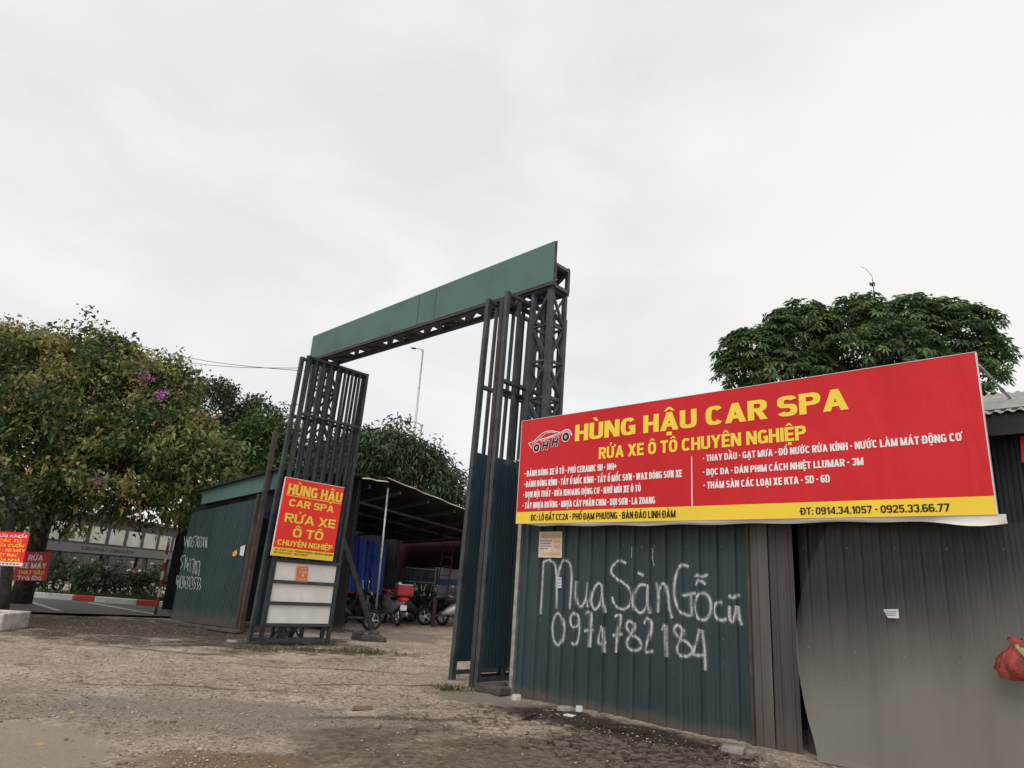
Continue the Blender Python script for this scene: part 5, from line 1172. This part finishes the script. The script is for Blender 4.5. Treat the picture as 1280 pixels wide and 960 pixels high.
L7 = [('HÙNG HẬU CAR SPA', c7(315, 290), c8(613, 246), c7(318, 208), 'ink_yellow', .08, .004), ('RỬA XE Ô TÔ CHUYÊN NGHIỆP', c7(434, 376), c8(452, 364), c7(437, 318), 'ink_yellow', .05, .004),
      ('- ĐÁNH BÓNG XE Ô TÔ - PHỦ CERAMIC 9H - 10H+', c7(64, 464), c7(523, 428), c7(66, 434), 'ink_white', .045, .004), ('- ĐÁNH BÓNG KÍNH - TẨY Ố MỐC KÍNH - TẨY Ố MỐC SƠN - WAX BÓNG SƠN XE', c7(60, 514), c7(851, 469), c7(62, 484), 'ink_white', .045, .004),
      ('- DỌN NỘI THẤT - RỬA KHOANG ĐỘNG CƠ - KHỬ MÙI XE Ô TÔ', c7(57, 567), c7(645, 541), c7(58, 537), 'ink_white', .045, .004), ('- TẨY NHỰA ĐƯỜNG - NHỰA CÂY PHÂN CHIM - BỤI SƠN - LA ZOANG', c7(54, 622), c7(716, 600), c7(55, 592), 'ink_white', .045, .004),
      ('- THAY DẦU - GẠT MƯA - ĐỔ NƯỚC RỬA KÍNH - NƯỚC LÀM MÁT ĐỘNG CƠ', c8(57, 449), c8(1046, 368), c8(58, 424), 'ink_white', .045, .004), ('- BỌC DA - DÁN PHIM CÁCH NHIỆT LLUMAR - 3M', c8(57, 501), c8(670, 462), c8(58, 476), 'ink_white', .045, .004),
      ('- THẢM SÀN CÁC LOẠI XE KTA - 5D - 6D', c8(60, 552), c8(542, 527), c8(61, 526), 'ink_white', .045, .004),
      ('ĐC: LÔ ĐẤT CC2A - PHỐ ĐẠM PHƯƠNG - BÁN ĐẢO LINH ĐÀM', c7(95, 683), c7(819, 669), c7(96, 652), 'ink_black', .035, .006), ('ĐT: 0914.34.1057 - 0925.33.66.77', c8(430, 649), c8(1000, 640), c8(431, 622), 'ink_black', .035, .006)]
for tx, l_, r2, tp, mt, bo, li in L7: letter_px(f, tx, l_, r2, tp, M[mt], t, lift=li, bold=bo)
da, db = f.ab(864.7, 570.5); _, db2 = f.ab(865.7, 633); patch(f, da-.006, da+.006, db2, db, .004, .001).build('divider', M['ink_white'], t)
# car emblem: outlined sports car whose wheels and sill spell OHHO
LG = lambda x, y: f.ab(640+x/12.8, 520+y/12.8)
lg = t
mb = MB()
for st, w in (([(262, 437), (330, 420), (400, 360), (480, 285), (560, 248), (650, 242), (720, 256), (780, 262)], .010), ([(262, 437), (300, 480), (322, 525)], .010), ([(262, 437), (380, 400), (450, 385), (480, 420)], .008), ([(322, 525), (330, 450), (420, 405)], .007),
              ([(420, 380), (500, 310), (570, 268), (650, 262), (700, 268)], .007), ([(380, 400), (480, 370), (640, 320), (740, 285), (800, 255), (850, 225), (900, 218), (940, 250), (962, 312)], .011), ([(800, 285), (850, 245), (900, 243), (935, 275), (955, 315)], .007),
              ([(500, 400), (620, 350), (740, 310), (800, 285)], .006), ([(470, 395), (600, 345), (700, 305)], .006)):
    ribbon(mb, f, [LG(*p) for p in st], w, .0045, step=.01)
for (x, y, r) in ((396, 512, 1.), (864, 335, 1.08)):
    a_, b_ = LG(x, y); ribbon(mb, f, arc(a_, b_, .056*r, .056*r, 0, 360, 20), .009, .0045, step=.02); 
    ribbon(mb, f, arc(a_, b_, .013*r, .016*r, 0, 360, 12), .008, .0065, step=.01)
mb.build('emblem_outline', M['ink_white'], t)
mb = MB()
for (x, y, r) in ((396, 512, 1.), (864, 335, 1.08)):
    a_, b_ = LG(x, y); ribbon(mb, f, arc(a_, b_, .033*r, .033*r, 0, 360, 20), .032, .0055, step=.02)
def hh(x0, y0, mb_, gr, li):
    # bold slanting H from bars
    a_, b_ = LG(x0, y0); w, h = .097, .11; sl = .022; bw = .028+gr
    for xx in (0, w-.028): mb_.prism([(a_+xx-gr/2, b_-gr/2), (a_+xx+.028+gr/2, b_-gr/2), (a_+xx+.028+sl+gr/2, b_+h+gr/2), (a_+xx+sl-gr/2, b_+h+gr/2)], f.o+f.n*li, f.ax, f.ay, f.n*.0006)
    mb_.prism([(a_+.02, b_+h*.38-gr/2), (a_+w-.01, b_+h*.38-gr/2), (a_+w, b_+h*.62+gr/2), (a_+.03, b_+h*.62+gr/2)], f.o+f.n*(li+.0002), f.ax, f.ay, f.n*.0006)
mw = MB()
for x0, y0 in ((478, 545), (632, 490)): hh(x0, y0, mw, .012, .0042); hh(x0, y0, mb, 0, .0058)
mw.build('emblem_outline', M['ink_white'], t); mb.build('emblem', M['ink_black'], t)
# loose lower hem of white vinyl
mb = MB(); n_ = 60; vs = []
for k in range(n_+1):
    x = k/n_; a_ = a0+.12+(a1-a0-.06)*x
    h = .022+.022*math.sin(min(1, x*2.2)*1.57)*(1-x*.4)+(.05*math.exp(-((x-.955)/.055)**2))+.006*math.sin(x*40)
    if x < .05: h *= x/.05
    vs += [f.w(a_, zb_+.004, -.005), f.w(a_, zb_-h*.5, -.012-.01*math.sin(x*23)), f.w(a_, zb_-h, -.03+(.06 if x > .9 else 0)*math.sin((x-.9)*31))]
mb.add(vs, [(3*k+r, 3*k+3+r, 3*k+4+r, 3*k+1+r) for k in range(n_) for r in (0, 1)]); mb.build('vinyl_hem', M['vinyl'], t, smooth=True)
for s_, zt in ((.95, 3.27), (3.4, 3.27), (5.7, 3.27)):
    mb = MB(); mb.tube([fr(s_, SQ+.04, zt), fr(s_-.07, 7.45, rz(7.45)+.02)], .011, 8); mb.build('stay_rod', M['galv'], t, smooth=True)
for s_ in (1.6, 3.4, 5.2): MB().bar(fr(s_, SQ+.07, 2.12), fr(s_, SQ+.07, 3.3), .04).build('back_batten', M['steel'], t)
# notices on the wall and the store
o, ab = None, None
def notice(label, pxs, mat, lift, lines):
    ab = [fw.ab(*p) for p in pxs]; c = fw.w(sum(a for a, _ in ab)/4, sum(b for _, b in ab)/4, lift)
    t = thing('paper_notice', c, label, 'notice')
    mb = MB(); mb.prism(ab, fw.o+fw.n*lift, fw.ax, fw.ay, fw.n*.0015); mb.build('paper', mat, t)
    for mt, rows in lines:
        mb = MB()
        for (x0, x1, y0, y1) in rows:
            n = max(1, int((x1-x0)*14))
            for k in range(n):
                xa, xb = x0+(x1-x0)*k/n, x0+(x1-x0)*(k+.74)/n
                pt = lambda x, y: fw.w(*[ab[3][j]*(1-x)*(1-y)+ab[2][j]*x*(1-y)+ab[1][j]*x*y+ab[0][j]*(1-x)*y for j in (0, 1)], lift+.003)
                mb.quad(pt(xa, y0), pt(xb, y0), pt(xb, y1), pt(xa, y1))
        mb.build('print', M[mt], t)
    return t
notice('cream paper notice with orange print near the top left of the wall', ((676.5, 665), (705, 664.5), (704.5, 697.5), (675, 697)), M['paper'], .033,
       (('ink_orange', ((.1, .95, .76, .88), (.66, .94, .55, .66), (.66, .94, .36, .48), (.2, .94, .08, .2))), ('ink_blue', ((.06, .6, .62, .66), (.06, .55, .52, .56), (.06, .56, .42, .46), (.06, .42, .32, .36)))))
notice('tiny pale blue sticker inside the letter M of the graffiti', ((699.5, 722), (704, 722), (704, 735), (699.5, 735)), M['paper2'], .033, (('ink_blue', ((.1, .9, .75, .85), (.1, .8, .4, .5), (.1, .9, .15, .25))),))

# translucent sheet and red shape standing in for car-window reflections, and a red plate
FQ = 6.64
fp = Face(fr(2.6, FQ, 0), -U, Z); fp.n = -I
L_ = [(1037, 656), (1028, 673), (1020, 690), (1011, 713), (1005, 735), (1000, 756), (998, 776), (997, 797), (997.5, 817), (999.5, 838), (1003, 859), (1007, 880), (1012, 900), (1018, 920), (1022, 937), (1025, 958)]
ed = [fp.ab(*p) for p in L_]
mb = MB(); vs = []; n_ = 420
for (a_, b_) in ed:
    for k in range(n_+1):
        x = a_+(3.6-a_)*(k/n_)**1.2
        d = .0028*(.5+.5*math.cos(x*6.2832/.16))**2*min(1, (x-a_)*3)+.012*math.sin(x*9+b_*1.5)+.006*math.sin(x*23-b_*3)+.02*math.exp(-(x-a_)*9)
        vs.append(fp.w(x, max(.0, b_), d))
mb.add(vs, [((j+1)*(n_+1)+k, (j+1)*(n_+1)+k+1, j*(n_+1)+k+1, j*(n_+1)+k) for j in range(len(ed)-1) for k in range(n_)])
o = mb.build('plastic_sheet', M['film'], smooth=True, origin=fp.w(1.5, 0)); tag(o, 'large dusty see-through plastic sheet curving over the dark store wall', 'plastic sheet')  # added sheet, shaped after the reflection in the car window
a_, b_ = fp.ab(1117, 767); t = thing('paper_notice', fp.w(a_, b_-.03, .05), 'torn white paper scrap on the dusty plastic sheet', 'notice')
ab = [fp.ab(*p) for p in ((1106.5, 762), (1125, 761.5), (1126, 773), (1112, 772.5))]; mb = MB(); mb.prism(ab, fp.o+fp.n*.05, fp.ax, fp.ay, fp.n*.0015); mb.build('paper', M['paper2'], t)
mb = MB(); 
for y in (764.5, 767, 769.5):
    p0_, p1_ = fp.ab(1109, y), fp.ab(1123, y-.3); ribbon(mb, fp, [p0_, p1_], .006, .0525, smooth=False)
mb.build('print', M['ink_blue'], t)
bc = at(1273, 826, onq(1273, 826, 6.48).y); t = thing('carrier_bag', bc-Z*.1, 'crumpled red carrier bag with a lime tag at the right edge', 'bag')  # red window reflection built as a solid, added shape
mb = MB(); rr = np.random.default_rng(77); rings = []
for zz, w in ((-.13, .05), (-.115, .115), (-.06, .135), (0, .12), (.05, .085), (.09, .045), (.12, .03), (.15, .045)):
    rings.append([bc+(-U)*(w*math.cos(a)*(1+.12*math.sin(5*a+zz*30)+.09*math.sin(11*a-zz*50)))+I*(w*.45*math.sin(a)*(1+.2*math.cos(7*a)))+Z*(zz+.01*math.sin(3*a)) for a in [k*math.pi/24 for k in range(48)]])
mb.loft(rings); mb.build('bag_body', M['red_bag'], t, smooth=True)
mb = MB(); mb.add([bc+(-U)*.0-I*.06+Z*.10, bc+(-U)*.05-I*.07+Z*.03, bc+(-U)*.075-I*.065+Z*.09], [(0, 1, 2)]); mb.add([bc+(-U)*.0-I*.061+Z*.10, bc+(-U)*.05-I*.071+Z*.03, bc+(-U)*.02-I*.06+Z*.12], [(0, 1, 2)]); mb.build('tag', M['lime'], t)  # green tick of the reflection, built as two small flaps
ab = [(onq(x, y, 6.75)) for x, y in ((1275, 546), (1300, 542), (1302, 575), (1277, 578))]
mb = MB(); mb.add(ab+[p+I*.02 for p in ab], [(0, 1, 2, 3), (7, 6, 5, 4), (0, 4, 5, 1), (2, 6, 7, 3), (1, 5, 6, 2), (0, 3, 7, 4)]); o = mb.build('red_plate', M['sign_red'], origin=ab[3]); tag(o, 'edge of a small red plate high on the dark store wall', 'sign')

# ================================================================== street lamps, wires
def lamp(label, base_px, top_px, head_px, D, r):
    top = at(*top_px, D); foot = at(*base_px, D); d = top-foot; b_ = foot-d*(foot.z/d.z); hd = at(*head_px, D)
    t = thing('street_lamp', b_, label, 'street lamp', 'street lamps')
    mb = MB(); mb.tube([b_, b_.lerp(top, .5), top], [r*1.4, r*1.1, r*.8], 10); mb.build('post', M['galv'], t, smooth=True)
    mb = MB(); mid_ = top.lerp(hd, .5)+Z*.05; mb.tube([top-Z*.3, top+(hd-top)*.15+Z*.0, mid_, hd.lerp(top, .3)], r*.5, 6); mb.build('arm', M['galv'], t, smooth=True)
    dd = (hd-top).normalized(); sdv = dd.cross(Z).normalized(); c = hd.lerp(top, .18); L2 = (hd-top).length*.22
    mb = MB(); mb.loft([[c+dd*x+sdv*(w*math.cos(a))+Z*(h*math.sin(a)) for a in [k*math.pi/5 for k in range(10)]] for x, w, h in ((-L2, .06, .05), (-L2*.4, .16, .09), (L2*.5, .17, .07), (L2, .06, .03))]); mb.build('lamp_head', M['steel'], t, smooth=True)
lamp('taller slender street lamp seen through the gateway', (515, 568), (529, 437), (514, 435), 60, .09)
lamp('shorter street lamp just above the grey green tree', (522, 562), (528, 530), (505, 526.5), 46, .08)
for k, (pa, pb_, lab) in enumerate((((150, 424, 38), (385, 464, 26), 'upper overhead cable left of the gateway'), ((170, 438, 38), (380, 460, 26), 'lower overhead cable left of the gateway'))):
    a, b_ = at(*pa), at(*pb_); pts = [a.lerp(b_, j/14)-Z*(.35*math.sin(math.pi*j/14)) for j in range(15)]
    mb = MB(); mb.tube([p for p in pts], .012, 5); o = mb.build('overhead_cable', M['rubber'], origin=a); tag(o, lab, 'cable', 'overhead cables')
mb = MB(); a, b_ = at(586, 586, 22), at(555, 613, 24); mb.tube([a, a.lerp(b_, .5)-Z*.03, b_], .012, 5); o = mb.build('guy_wire', M['rubber'], origin=b_); tag(o, 'thin guy wire slanting from the right gate leaf to the tree', 'cable')

# ================================================================== litter, bricks, slabs
def lump(name, label, cat, x, y, sx, sy, sz, mat, rz=0., group=None, seed=0):
    p = gnd(x, y); p.z = float(gz(p.x, p.y))-.01; rr = random.Random(seed+int(x*7+y)); mb = MB(); poly = []
    n = 7
    for k in range(n): a = rz+2*math.pi*k/n; rad = rr.uniform(.75, 1.1); poly.append((sx*rad*math.cos(a)/1.0, sy*rad*math.sin(a)))
    ca, sa = math.cos(rz), math.sin(rz)
    rings = [[p+Vector(((px_*ca-py_*sa)*k, (px_*sa+py_*ca)*k, zz)) for px_, py_ in poly] for zz, k in ((-.01, 1.02), (sz*.6, 1), (sz, .86))]
    mb.loft(rings); o = mb.build(name, mat, origin=p); tag(o, label, cat, group); return o
def plank(name, label, cat, x, y, L, w, h, mat, rz):
    p = gnd(x, y); p.z = float(gz(p.x, p.y))-.01; d = Vector((math.cos(rz), math.sin(rz), 0)); e = Vector((-d.y, d.x, 0))
    o = MB().obox(p+Z*h*.45, d*L/2, e*w/2, Z*h/2+d*.004).build(name, mat, origin=p, bevel=.006); tag(o, label, cat); return o
plank('brick', 'lone reddish brick lying on the gravel', 'brick', 453, 885, .19, .09, .03, M['brick'], .2)
plank('wood_scrap', 'short pale wood scrap lying on the dark soil', 'wood scrap', 471, 905, .05, .20, .03, M['wood'], .15)
plank('concrete_slab', 'small broken concrete slab near the weathered boards', 'slab', 917, 939, .19, .13, .05, M['concrete'], -.5)
plank('white_wrapper', 'flattened white wrapper on damp soil below the wall', 'litter', 712, 894, .12, .07, .02, M['paper2'], -.6)
lump('white_wrapper', 'crumpled white wrapper just right of the flat one', 'litter', 724, 890, .045, .04, .05, M['paper2'])
lump('rubble_piece', 'pale broken mortar piece beside the white wrappers', 'rubble', 706, 888, .10, .05, .045, M['concrete'])
lump('rubble_piece', 'rough mortar lump at the foot of the edge post', 'rubble', 646, 873, .07, .06, .06, M['whitewash'])
lump('rubble_piece', 'pale stone beside the left gate leaf foot', 'rubble', 290, 803, .10, .05, .04, M['concrete'])
lump('fallen_leaf', 'yellow fallen leaf on the smooth concrete patch', 'leaf', 53, 921, .035, .025, .008, M['dry_yellow'])
lump('fallen_leaf', 'yellow fallen leaf near the middle of the gravel', 'leaf', 90, 888, .035, .025, .008, M['dry_yellow'])
# broken paving along the foot of the wall
def paving():
    mb = MB(); rr = random.Random(12)
    for k in range(60):
        s = rr.uniform(2.4, 5.9); q = rr.uniform(5.1, 6.35)
        if q > 6.35 or (rr.random() < .3 and s > 4.6): continue
        c = fr(s, q); r = rr.uniform(.07, .17); c.z = float(gz(c.x, c.y))-.01; n = rr.randint(4, 6); a0_ = rr.random()*6; poly = [(r*rr.uniform(.7, 1.15)*math.cos(a0_+2*math.pi*j/n), r*rr.uniform(.6, 1.)*math.sin(a0_+2*math.pi*j/n)) for j in range(n)]
        tx, ty = rr.uniform(-.06, .06), rr.uniform(-.06, .06); hgt = rr.uniform(.004, .018)
        mb.loft([[c+Vector((x*kk, y*kk, zz+x*tx+y*ty)) for x, y in poly] for zz, kk in ((-.02, 1.05), (hgt, 1), (hgt+.004, .93))])
    o = mb.build('broken_paving', M['ground']); o['kind'] = 'structure'
paving()
